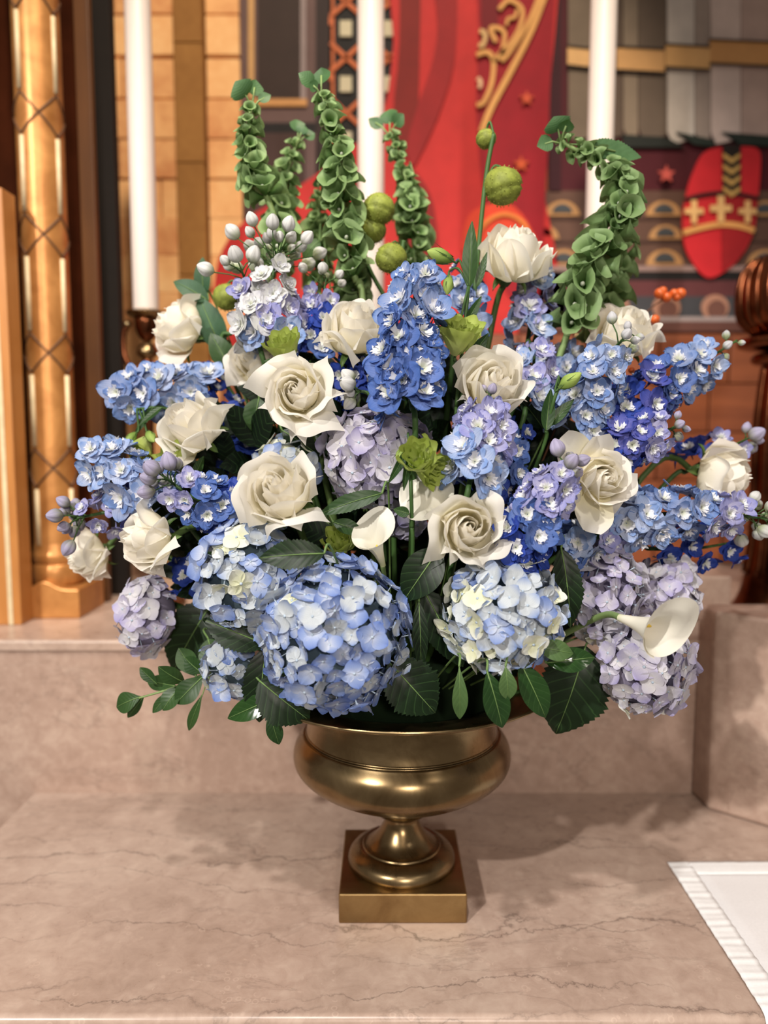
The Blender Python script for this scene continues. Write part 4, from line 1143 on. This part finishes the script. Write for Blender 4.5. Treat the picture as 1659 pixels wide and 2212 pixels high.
# ------------------------------------------------------------------ roses
RO = [
 (383, 712, .05, 132, (-.75, -.50, .30), 'white rose seen from the side, highest on the far left', .45, 21, {}),
 (548, 780, -.02, 122, (-.35, -.9, .30), 'white rose half hidden behind the flat open rose', .5, 22, {}),
 (764, 708, -.09, 150, (.05, -.62, .80), 'white rose seen from above the rim, left of the tall blue delphinium', .35, 23, {'roll': 0.4, 'extra': [(3.3, .55, .35, .28)]}),
 (640, 846, -.16, 172, (-.08, -1, .22), 'wide open white rose with pointed outer petals, upper left', .95, 24, {'tall': .85, 'n': 30, 'point': .3}),
 (1108, 550, -.02, 150, (.22, -.50, .90), 'white rose standing highest of all on a green stem', .40, 25, {'roll': 0.2, 'extra': [(-.35, .62, .10, .26)]}),
 (1065, 826, -.14, 158, (.10, -.92, .38), 'white rose with a tight spiral, right of the tall blue delphinium', .5, 26, {}),
 (1348, 716, -.02, 152, (.08, -.62, .78), 'white rose behind green delphinium buds, upper right', .5, 27, {'roll': 0.3, 'extra': [(-1.3, .45, .55, .30)]}),
 (410, 922, -.08, 146, (-.50, -.62, .60), 'white rose seen from the side on a stem slanting left', .40, 28, {}),
 (600, 1060, -.20, 182, (-.12, -.86, .45), 'largest creamy rose, left of the lilac hydrangea', .5, 29, {'n': 28}),
 (316, 1166, -.145, 150, (-.75, -.66, -.02), 'white rose facing left above the hanging lilac hydrangea', .5, 30, {'roll': 0.0, 'extra': [(-1.2, .5, .25, .22)]}),
 (188, 1200, .00, 112, (-.65, -.60, -.30), 'small drooping white rose, farthest left', .35, 31, {}),
 (1300, 1036, -.16, 132, (.18, -.95, .12), 'white rose with a tall back petal and a hanging lower petal, right side', .55, 32, {'roll': 0.0, 'extra': [(2.45, 1.35, -.05, .60), (1.75, .85, -.10, .50), (-1.85, 1.15, .20, .58)]}),
 (1012, 1142, -.22, 164, (.06, -.96, .26), 'white rose with a spiral centre, lowest in the middle', .55, 33, {'n': 28}),
 (1562, 1024, -.02, 134, (.80, -.55, -.12), 'white rose lying on its side at the far right', .35, 34, {}),
]
for (x, y, Y, w, fc, lb, op, sd, kw_) in RO:
    make_rose(x, y, Y, w, fc, lb, op, sd, **kw_)

# ------------------------------------------------------------------ delphiniums
def D(path, label, cols, n, seed, **kw): return make_delphinium(path, label, cols, n, seed, **kw)
D([(890, 880, -.18), (880, 780, -.17), (893, 690, -.15), (897, 605, -.12)], 'tall upright blue delphinium in the middle of the bouquet', ['d_blue', 'd_blue', 'd_sky', 'd_sky'], 30, 41, rad=.027, size=.0245, arc=1.7, taper=.8)
D([(985, 740, -.03), (1000, 650, -.01), (1012, 575, .0)], 'sky blue delphinium behind the lisianthus stems', ['d_sky', 'd_sky'], 11, 42, size=.023)
D([(1140, 740, .0), (1152, 650, .02), (1168, 570, .03)], 'lavender delphinium right behind the highest rose', ['d_pale', 'd_lav', 'd_pale'], 13, 43, size=.024, rad=.022)
D([(1135, 880, -.08), (1150, 815, -.07), (1155, 750, -.05)], 'pale lavender delphinium right of the spiral rose', ['d_pale', 'd_lav'], 12, 44, size=.022)
D([(1015, 1040, -.19), (1030, 970, -.185), (1048, 890, -.17), (1060, 850, -.16)], 'pale lavender delphinium hanging below the spiral rose', ['d_pale', 'd_lav', 'd_lav'], 20, 45, size=.0225, buds=3, budcol='d_budlav')
D([(1245, 930, -.09), (1275, 850, -.10), (1310, 775, -.10), (1362, 716, -.10)], 'pale blue delphinium with grey green buds in front of the upper right rose', ['d_pale', 'd_sky', 'd_pale'], 20, 46, size=.0215, buds=8, budcol='d_bud', budspread=.014)
D([(1310, 930, -.07), (1395, 860, -.06), (1490, 800, -.04), (1592, 735, -.02)], 'long blue delphinium reaching out to the upper right', ['d_deep', 'd_violet', 'd_blue', 'd_sky', 'd_pale'], 30, 47, size=.0225, rad=.026, buds=4, budcol='d_bud', taper=.75)
D([(1300, 975, -.09), (1375, 950, -.10), (1470, 920, -.10)], 'deep violet blue delphinium above the large open rose on the right', ['d_deep', 'd_violet', 'd_violet', 'd_lav'], 22, 48, size=.0190, buds=4, budcol='d_budlav')
D([(1330, 1120, -.10), (1440, 1110, -.11), (1540, 1110, -.10), (1655, 1120, -.08)], 'pale blue delphinium stretching right with white buds at its tip', ['d_pale', 'd_sky', 'd_sky', 'd_lav'], 22, 49, size=.0245, rad=.026, buds=13, budcol='d_budsilver', budspread=.018, budsize=.0105)
D([(1105, 1195, -.19), (1145, 1130, -.20), (1190, 1060, -.20), (1235, 990, -.19)], 'deep blue delphinium with lilac top, right of the lowest rose', ['d_deep', 'd_deep', 'd_blue', 'd_lav', 'd_lav'], 26, 50, size=.0205, rad=.025, buds=5, budcol='d_budlav', budsize=.012)
D([(600, 745, -.05), (592, 670, -.05), (588, 610, -.05), (600, 545, -.04)], 'silvery delphinium spray full of buds, upper left', ['d_pale', 'd_lav', 'd_silver'], 15, 51, size=.0205, rad=.028, buds=22, budcol='d_budsilver', budspread=.030, budsize=.0115)
D([(560, 730, -.06), (548, 670, -.06), (535, 620, -.05), (520, 580, -.05)], 'silver white delphinium spray, left of the fuller silvery one', ['d_silver', 'd_silver', 'd_lav'], 9, 66, size=.0200, rad=.02, buds=8, budcol='d_budsilver', budspread=.022, budsize=.0125)
D([(680, 780, -.03), (690, 690, -.02), (705, 600, -.02)], 'violet blue delphinium left behind the rose with the cupped petals', ['d_blue', 'd_deep', 'd_lav'], 16, 52, size=.0205, buds=6, budcol='d_budsilver', budspread=.02)
D([(800, 860, -.06), (760, 810, -.05), (720, 770, -.05)], 'deep blue delphinium in the shade under the cupped rose', ['d_deep', 'd_deep'], 12, 53, size=.020)
D([(455, 850, .02), (360, 845, .0), (255, 860, -.01)], 'sky blue delphinium reaching left, above the slanting rose', ['d_pale', 'd_pale', 'd_sky'], 18, 54, size=.0245, taper=.85)
D([(530, 1000, .0), (490, 910, .02), (435, 800, .04)], 'dark blue delphinium in the shade behind the slanting rose', ['d_deep', 'd_deep', 'd_deep'], 20, 55, size=.021)
D([(370, 1080, -.10), (290, 1045, -.10), (215, 985, -.08)], 'pale blue delphinium reaching left below the slanting rose', ['d_sky', 'd_pale', 'd_pale'], 18, 56, size=.0235, taper=.85)
D([(495, 1095, -.12), (420, 1075, -.14), (355, 1030, -.14)], 'deep blue delphinium with lilac buds, left of the largest rose', ['d_deep', 'd_blue', 'd_lav'], 17, 57, size=.0195, buds=9, budcol='d_budlav', budspread=.016, budsize=.0125)
D([(300, 1085, -.07), (235, 1105, -.08), (160, 1120, -.08)], 'lilac delphinium tip full of buds at the far left', ['d_violet', 'd_lav', 'd_lav'], 10, 58, size=.0165, buds=12, budcol='d_budlav', budspread=.017, budsize=.0115)
D([(1480, 1020, .02), (1550, 980, .02), (1620, 945, .02)], 'lilac delphinium tip behind the rose at the far right', ['d_deep', 'd_violet', 'd_lav'], 10, 59, size=.0205, buds=4, budcol='d_budlav', budsize=.012)
D([(1400, 1185, -.04), (1500, 1185, -.03), (1590, 1170, -.02)], 'dark blue delphinium below the spike of white buds', ['d_deep', 'd_deep'], 12, 60, size=.018, taper=.8)
D([(450, 1225, -.06), (415, 1245, -.06), (375, 1240, -.06)], 'dark blue delphinium scrap beside the hanging lilac hydrangea', ['d_deep'], 7, 61, size=.019)
D([(1215, 1200, -.10), (1260, 1170, -.11), (1330, 1150, -.11)], 'shaded pale blue delphinium under the large open rose on the right', ['d_blue', 'd_pale', 'd_lav'], 12, 62, size=.021)
D([(815, 880, -.13), (795, 850, -.13), (770, 845, -.13)], 'small sprig of white delphinium buds under the cupped rose', ['d_silver'], 0, 63, buds=6, budcol='d_budsilver', budspread=.012, budsize=.012)
D([(1040, 1060, -.12), (1090, 1000, -.11), (1120, 930, -.09)], 'dark blue delphinium in the shade between the two spiral roses', ['d_deep', 'd_blue', 'd_deep'], 16, 64, size=.0205)
D([(1180, 760, .02), (1215, 840, .0), (1190, 900, -.03)], 'blue delphinium in the shade behind the round lisianthus bud', ['d_pale', 'd_blue', 'd_deep'], 12, 65, size=.021)

# ------------------------------------------------------------------ bells of ireland
make_bells([(612, 560, .03), (588, 455, .03), (548, 370, .03), (535, 290, .03), (545, 225, .03)], 'bells of ireland stem farthest left, bare stem showing', 12, 71, gap=(.20, .40), leaves=[((508, 176), 58), ((552, 172), 40), ((585, 205), 26)], taper=.5)
make_bells([(770, 610, .02), (742, 510, .02), (738, 400, .02), (722, 290, .02), (694, 200, .02)], 'tallest bells of ireland stem, left of the middle candle', 14, 72, leaves=[((694, 146), 46), ((645, 158), 36), ((668, 178), 28)], taper=.5)
make_bells([(590, 600, .13), (608, 480, .13), (622, 370, .14), (645, 300, .14)], 'short bells of ireland stem in front of the dark door', 10, 73, leaves=[((640, 258), 34), ((680, 288), 34), ((658, 272), 30)], taper=.45)
make_bells([(898, 620, .15), (892, 480, .15), (872, 370, .16), (842, 285, .16)], 'slender bells of ireland stem in front of the red robe', 13, 74, leaves=[((842, 236), 44), ((796, 256), 28), ((872, 246), 34)], taper=.45, size=.0165)
make_bells([(1225, 720, -.01), (1262, 610, -.02), (1320, 500, -.02), (1350, 415, -.01), (1300, 350, .0), (1232, 318, .0), (1212, 300, .0)], 'curved bells of ireland stem at upper right', 17, 75, leaves=[((1196, 252), 62), ((1160, 316), 38), ((1228, 258), 40), ((1385, 340), 52)], taper=.42, size=.0205)
make_bells([(692, 620, .17), (688, 500, .17), (690, 415, .17)], 'small dark bells of ireland stem behind the two tall ones', 8, 76, leaves=[((684, 385), 26), ((706, 388), 24)], taper=.5, size=.0165)
make_bells([(1265, 800, .05), (1305, 680, .05), (1345, 560, .06), (1358, 500, .06)], 'bells of ireland stem behind the curved one', 9, 77, leaves=[((1362, 470), 30)], taper=.6, size=.019)
make_bells([(760, 680, .06), (762, 630, .06), (768, 590, .06)], 'lowest bells of ireland tuft behind the cupped rose', 3, 78, leaves=[((790, 572), 50), ((745, 560), 40), ((800, 600), 44)], taper=.9, size=.021)

# ------------------------------------------------------------------ balloon pods
def pods(label, stem, balls, seed):
    b = at(*stem[0]); root = thing('balloon_plant', b, label, 'balloon plant', 'balloon plant stems in the bouquet', Quaternion((1, 0, 0, 0)))
    pts = crom([at(*p) for p in stem], 8)
    MB().tube([p-b for p in pts], .0030, 7).build('stem', M['stem'], root)
    for i, (x, y, Y, r) in enumerate(balls):
        c = at(x, y, Y); k = scale(Y, y); pod(root, b, c, r*k, seed+i)
        near = min(pts, key=lambda p: (p-c).length-0.02*(p.z > c.z))
        tp = c+Vector((0, 0, r*k*.85))
        MB().tube([p-b for p in crom([near, (near+tp)/2+Vector((0, 0, .012)), tp], 5)], .0016, 5).build('pod_stalk', M['stem'], root)
    stem_to_heart(root, b, (pts[1]-pts[0]), .003, M['stem'], .03)
pods('green balloon pods in front of the middle candle', [(830, 640, .05), (790, 560, .05), (785, 470, .05)], [(818, 452, .04, 35), (803, 496, .05, 31)], 81)
pods('single green balloon pod above the tall blue delphinium', [(875, 640, .0), (868, 560, .0), (872, 520, .0)], [(845, 558, -.01, 34)], 84)
pods('tall stem with a large and a curled green balloon pod', [(1022, 660, -.03), (1035, 520, -.02), (1050, 380, -.01), (1066, 290, -.01)], [(1086, 402, -.01, 42), (1050, 300, .0, 22)], 86)
pods('olive balloon pod behind the silvery buds', [(500, 720, .05), (520, 650, .05), (510, 610, .05)], [(490, 642, .05, 30)], 89)

# ------------------------------------------------------------------ lisianthus
def lisi(label, stem, heads=(), buds=(), lvs=(), seed=1):
    """stem path; heads (x, y, Y, size px, dir); buds (x, y, Y, len px, dir); lvs (base, tip, width px, Y)"""
    rg = random.Random(seed); b = at(*stem[0]); root = thing('lisianthus', b, label, 'lisianthus', 'green lisianthus in the bouquet', Quaternion((1, 0, 0, 0)))
    pts = crom([at(*p) for p in stem], 8); tip = pts[-1]
    MB().tube([p-b for p in pts], .0022, 6).build('stem', M['stem'], root)
    for (x, y, Y, s, d) in heads:
        k = scale(Y, y); d = Vector(d).normalized(); c = at(x, y, Y)-d*s*k*.5
        lis_head(root, b, c, d, s*k, rg)
        MB().tube([p-b for p in crom([tip, tip.lerp(c, .5)+Vector((0, 0, .008)), c-d*.006, c], 5)], .0016, 5).build('flower_stalk', M['stem'], root)
    for (x, y, Y, s, d) in buds:
        k = scale(Y, y); d = Vector(d).normalized(); c = at(x, y, Y)-d*s*k*.5
        lis_bud(root, b, c, d, s*k, s*k*.27)
        MB().tube([p-b for p in crom([tip, tip.lerp(c, .5)+Vector((0, 0, .014)), c-d*.006, c], 5)], .0014, 5).build('bud_stalk', M['stem'], root)
    for (p, q, w, Y) in lvs:
        make_leaf('leaf', at(*p, Y), at(*q, Y), w*scale(Y, p[1]), None, 'leaf_mid', nrm=(rg.uniform(-.6, .6), -1, .3), bend=rg.uniform(-.08, .12), fold=.3, shape=.75, parent=root, org=b, rib=True)
    stem_to_heart(root, b, (pts[1]-pts[0]), .0022, M['stem'], .03)
lisi('lisianthus with two green buds and a ruffled green flower, left of the highest rose', [(985, 880, -.12), (1000, 740, -.11), (1012, 620, -.09)], [(990, 728, -.14, 78, (.1, -.5, .85))], [(950, 553, -.08, 62, (-.85, -.3, .25)), (968, 616, -.08, 44, (-.1, -.2, -.9))], [((1015, 620), (1020, 478), 34, -.09), ((1030, 620), (1052, 545), 18, -.09), ((1000, 800), (1055, 720), 36, -.10), ((1005, 700), (1040, 640), 20, -.1)], 91)
lisi('ruffled green lisianthus between two white roses at upper left', [(640, 830, -.08), (622, 790, -.10)], [(612, 752, -.11, 66, (-.2, -.6, .75))], (), [((640, 790), (570, 780), 22, -.12)], 92)
lisi('nodding green lisianthus cluster in front of the lilac hydrangea', [(890, 1140, -.19), (888, 1060, -.20), (884, 960, -.18)], [(902, 990, -.22, 70, (-.1, -.55, .3)), (925, 1012, -.20, 66, (.55, -.5, -.25))], [(868, 982, -.20, 46, (-.4, -.6, -.5))], [((880, 970), (838, 1045), 18, -.21), ((886, 985), (872, 1060), 20, -.215), ((884, 1110), (850, 1100), 24, -.2)], 93)
lisi('single round green lisianthus bud on the right with dark leaves', [(1180, 930, -.12), (1195, 870, -.13), (1205, 840, -.13)], (), [(1232, 822, -.14, 56, (.75, -.4, .55))], [((1180, 930), (1190, 840), 30, -.13), ((1185, 920), (1240, 862), 26, -.12)], 94)
lisi('yellow green lisianthus in the shade above the big blue hydrangea', [(760, 1240, -.12), (742, 1200, -.13)], [(735, 1172, -.15, 64, (-.1, -.7, .6))], (), (), 95)
lisi('olive green lisianthus under the slanting rose', [(430, 1040, -.06), (395, 1020, -.07)], [(374, 992, -.08, 60, (-.3, -.5, .7))], (), [((420, 1030), (440, 985), 24, -.08)], 96)
lisi('nodding green lisianthus buds at the left edge', [(400, 900, -.02), (350, 880, -.03), (300, 885, -.04)], [(305, 965, -.05, 48, (-.2, -.5, -.6))], [(326, 944, -.06, 40, (.4, -.5, -.4)), (282, 948, -.05, 36, (-.4, -.4, -.6))], [((330, 880), (290, 940), 16, -.04), ((350, 880), (300, 920), 18, -.05)], 97)

# ------------------------------------------------------------------ calla lilies
make_calla(at(1338, 1334, -.20), at(1452, 1366, -.255), 50*scale(-.23, 1360), 'white calla lily lying over the pale lilac hydrangeas', (.35, .45, .8), .25, [at(1300, 1330, -.16), at(1200, 1380, -.08)], spad=.35)
make_calla(at(828, 1222, -.165), at(802, 1142, -.19), 36*scale(-.18, 1160), 'white calla lily upright behind the big blue hydrangea', (.45, .5, .6), .3, [at(835, 1290, -.12), at(850, 1400, -.05)], spad=.30)
make_calla(at(965, 1130, -.17), at(925, 1072, -.19), 44*scale(-.18, 1090), 'white calla lily peeping out behind the lowest spiral rose', (-.65, -.1, .75), .7, [at(985, 1180, -.13), at(960, 1300, -.05)], spad=.25)

# ------------------------------------------------------------------ leaves
def LF(b, t, w, label, Y, Yt=None, **kw): return pleaf(kw.pop('name', 'hydrangea_leaf'), b, t, w, label, Y, Yt, **kw)
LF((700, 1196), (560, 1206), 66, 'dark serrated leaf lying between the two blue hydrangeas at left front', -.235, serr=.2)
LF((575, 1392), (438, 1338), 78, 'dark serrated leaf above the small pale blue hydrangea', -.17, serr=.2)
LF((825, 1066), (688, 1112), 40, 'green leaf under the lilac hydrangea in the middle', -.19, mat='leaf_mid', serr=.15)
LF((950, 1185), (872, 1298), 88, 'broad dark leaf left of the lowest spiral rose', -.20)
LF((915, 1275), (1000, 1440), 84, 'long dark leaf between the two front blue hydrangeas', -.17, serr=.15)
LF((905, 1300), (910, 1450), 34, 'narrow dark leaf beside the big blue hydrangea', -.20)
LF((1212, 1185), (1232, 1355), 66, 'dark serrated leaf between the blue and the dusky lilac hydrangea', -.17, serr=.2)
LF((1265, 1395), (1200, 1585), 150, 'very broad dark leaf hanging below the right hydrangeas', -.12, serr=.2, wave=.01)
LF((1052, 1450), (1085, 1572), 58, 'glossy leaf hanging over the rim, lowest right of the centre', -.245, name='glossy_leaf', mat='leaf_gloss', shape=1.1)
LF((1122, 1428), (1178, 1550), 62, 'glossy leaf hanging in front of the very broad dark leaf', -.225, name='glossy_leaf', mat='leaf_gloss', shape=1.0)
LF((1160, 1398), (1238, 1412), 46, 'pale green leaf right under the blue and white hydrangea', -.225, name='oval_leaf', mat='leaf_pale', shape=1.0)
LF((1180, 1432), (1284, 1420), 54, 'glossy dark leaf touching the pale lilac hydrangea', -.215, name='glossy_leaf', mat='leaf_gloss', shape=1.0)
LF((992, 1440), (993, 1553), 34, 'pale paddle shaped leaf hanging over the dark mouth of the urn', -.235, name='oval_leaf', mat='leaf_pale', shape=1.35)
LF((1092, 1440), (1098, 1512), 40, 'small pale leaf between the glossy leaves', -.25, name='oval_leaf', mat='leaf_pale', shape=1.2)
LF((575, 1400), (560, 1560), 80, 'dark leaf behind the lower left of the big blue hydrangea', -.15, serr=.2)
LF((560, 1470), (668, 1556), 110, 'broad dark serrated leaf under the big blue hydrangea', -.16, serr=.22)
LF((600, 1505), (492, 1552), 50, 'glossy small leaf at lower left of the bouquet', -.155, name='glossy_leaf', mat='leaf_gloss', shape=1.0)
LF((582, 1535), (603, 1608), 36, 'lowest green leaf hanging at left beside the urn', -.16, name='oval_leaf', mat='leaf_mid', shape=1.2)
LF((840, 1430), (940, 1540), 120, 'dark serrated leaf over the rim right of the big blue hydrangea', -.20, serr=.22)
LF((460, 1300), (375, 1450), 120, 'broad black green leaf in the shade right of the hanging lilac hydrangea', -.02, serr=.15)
LF((720, 1128), (785, 1152), 34, 'small dark leaf beside the upright calla lily', -.17, name='oval_leaf', mat='leaf_mid')
LF((1455, 1440), (1502, 1440), 22, 'dark leaf tip at the right of the pale lilac hydrangea', -.08)
LF((480, 760), (430, 640), 60, 'blue green leaf right of the side-on rose at upper left', .06, name='oval_leaf', mat='leaf_blue')
LF((450, 650), (375, 608), 44, 'blue green leaf pointing left above the side-on rose', .06, name='oval_leaf', mat='leaf_blue')
LF((440, 640), (438, 556), 36, 'blue green leaf pointing up at upper left', .07, name='oval_leaf', mat='leaf_blue')
LF((500, 800), (455, 720), 50, 'shaded green leaf under the side-on rose', .04, name='oval_leaf', mat='leaf_mid')
LF((560, 860), (548, 935), 56, 'dark leaf hanging left of the flat open rose', -.04, mat='leaf_mid')
LF((610, 930), (690, 985), 50, 'long dark leaf under the flat open rose', -.09, mat='leaf_dark')
LF((770, 1010), (680, 940), 46, 'dark leaf left behind the lilac hydrangea', -.08)
LF((1175, 930), (1120, 860), 40, 'dark leaf behind the round lisianthus bud', -.08)
LF((450, 1380), (470, 1440), 60, 'green leaf behind the small pale blue hydrangea', -.06, mat='leaf_mid')
LF((690, 520), (655, 560), 40, 'pale green leaf low among the bells of ireland', .08, name='oval_leaf', mat='leaf_pale')

def sprig(label, stem, lvs, Y, mat, w=.0022):
    pts = crom([at(x, y, Y_) for x, y, Y_ in stem], 8); b = pts[0]
    root = thing('pittosporum_sprig', b, label, 'sprig', None, Quaternion((1, 0, 0, 0)))
    MB().tube([p-b for p in pts], [lerp(w, w*.5, i/len(pts)) for i in range(len(pts))], 7).build('stem', M['stem_light'], root)
    rg = random.Random(5)
    for (p, q, wd_) in lvs:
        make_leaf('leaf', at(*p, Y), at(*q, Y+rg.uniform(-.02, .02)), wd_*scale(Y, p[1]), None, mat, nrm=(rg.uniform(-.3, .3), -1, rg.uniform(.1, .7)), bend=rg.uniform(-.05, .1), fold=.18, shape=1.25, parent=root, org=b)
    stem_to_heart(root, b, pts[1]-pts[0], w, M['stem_light'], .02)
sprig('leafy green sprig sticking out at lower left', [(462, 1446, -.10), (385, 1482, -.11), (300, 1508, -.12)],
      [((305, 1505), (252, 1528), 46), ((312, 1502), (276, 1550), 22), ((380, 1482), (318, 1470), 36), ((340, 1478), (302, 1442), 26), ((400, 1474), (342, 1440), 40), ((425, 1462), (386, 1400), 46),
       ((440, 1455), (400, 1420), 40), ((395, 1480), (352, 1535), 44), ((372, 1490), (330, 1540), 24), ((440, 1460), (380, 1520), 50), ((455, 1450), (440, 1400), 40)], -.11, 'leaf_mid')
sprig('thin drooping leaf on a stalk at lower left', [(462, 1440, -.11), (448, 1470, -.12), (436, 1505, -.12)], [((437, 1500), (408, 1578), 22)], -.12, 'leaf_mid', .0012)

# ------------------------------------------------------------------ orange berries
def berries(label, stem, pts_, Y, r=.0048):
    b = at(*stem[0], Y); root = thing('berry_twig', b, label, 'berry twig', 'orange berry twigs', Quaternion((1, 0, 0, 0)))
    path = crom([at(x, y, Y)-b for x, y in stem], 6)
    MB().tube(path, .0012, 5).build('twig', M['twig'], root)
    for (x, y, s) in pts_:
        c = at(x, y, Y)-b
        MB().ell(c, r*s, r*s, r*s*.95, 12, 8).build('berry', M['berry'], root)
        n = min(path, key=lambda p: (p-c).length)
        MB().tube([n, c], .0007, 4).build('berry_stalk', M['twig'], root)
    stem_to_heart(root, b, (at(*stem[1], Y)-b), .0012, M['twig'], .02)
berries('twig of orange berries in front of the painted border, right', [(1300, 760), (1370, 700), (1420, 655), (1470, 632)], [(1425, 634, 1.3), (1440, 642, 1.2), (1456, 634, 1.1), (1470, 634, 1.3), (1462, 642, 1.0), (1415, 690, 1.1), (1432, 628, 1.0)], .22, .0068)
berries('orange berries beside the pale blue delphinium', [(1300, 880), (1350, 830), (1400, 805)], [(1378, 816, 1.1), (1364, 800, .9), (1398, 800, .9)], .0)
berries('orange berries in the shade behind the lavender delphinium', [(1190, 900), (1180, 850), (1192, 800)], [(1196, 805, 1.1), (1178, 790, .8)], -.02)

# ------------------------------------------------------------------ foliage packed between the stems, shade put into its dark green
def filler():
    rg = random.Random(77); vs, fs, pu, pv = [], [], [], []
    n = 0
    while n < 560:
        a = rg.uniform(0, 2*PI); q = math.sqrt(rg.uniform(0, 1))
        x = 850+q*math.cos(a)*470; y = 1130+q*math.sin(a)*330
        if y > 1290 and abs(x-880) > 330: continue
        if y > 1420 and (x < 620 or x > 1200): continue
        if y > 1440: y = 1440
        Y = rg.uniform(-.07, .15)*(1-.4*q)
        B = at(x, y, Y); out = (B-Vector((0, .05, .35))).normalized()
        T = B+(out+Vector((rg.gauss(0, .6), rg.gauss(0, .5)-.3, rg.gauss(0, .5)))).normalized()*rg.uniform(.035, .075)
        ax = T-B; N = Vector((rg.gauss(0, .4), -1, .4)); N = (N-ax.normalized()*N.dot(ax.normalized())).normalized(); Sd = ax.normalized().cross(N)
        w = ax.length*rg.uniform(.45, .7); bend = rg.uniform(-.1, .15); k0 = len(vs)
        for j in range(6):
            v = j/5
            hw = max(.0005, w*.5*math.sin(PI*v**.85)**.8 if 0 < v < 1 else .0005)
            for i in range(3):
                u = i-1
                vs.append(B+ax*v+N*(bend*ax.length*4*v*(1-v)+.2*abs(u)*hw)+Sd*(u*hw)); pu.append(u); pv.append(v)
        for j in range(5):
            for i in range(2):
                c = k0+j*3+i; fs.append((c, c+1, c+4, c+3))
        n += 1
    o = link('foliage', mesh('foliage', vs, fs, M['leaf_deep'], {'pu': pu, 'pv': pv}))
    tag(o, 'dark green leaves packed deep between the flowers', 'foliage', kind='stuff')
filler()
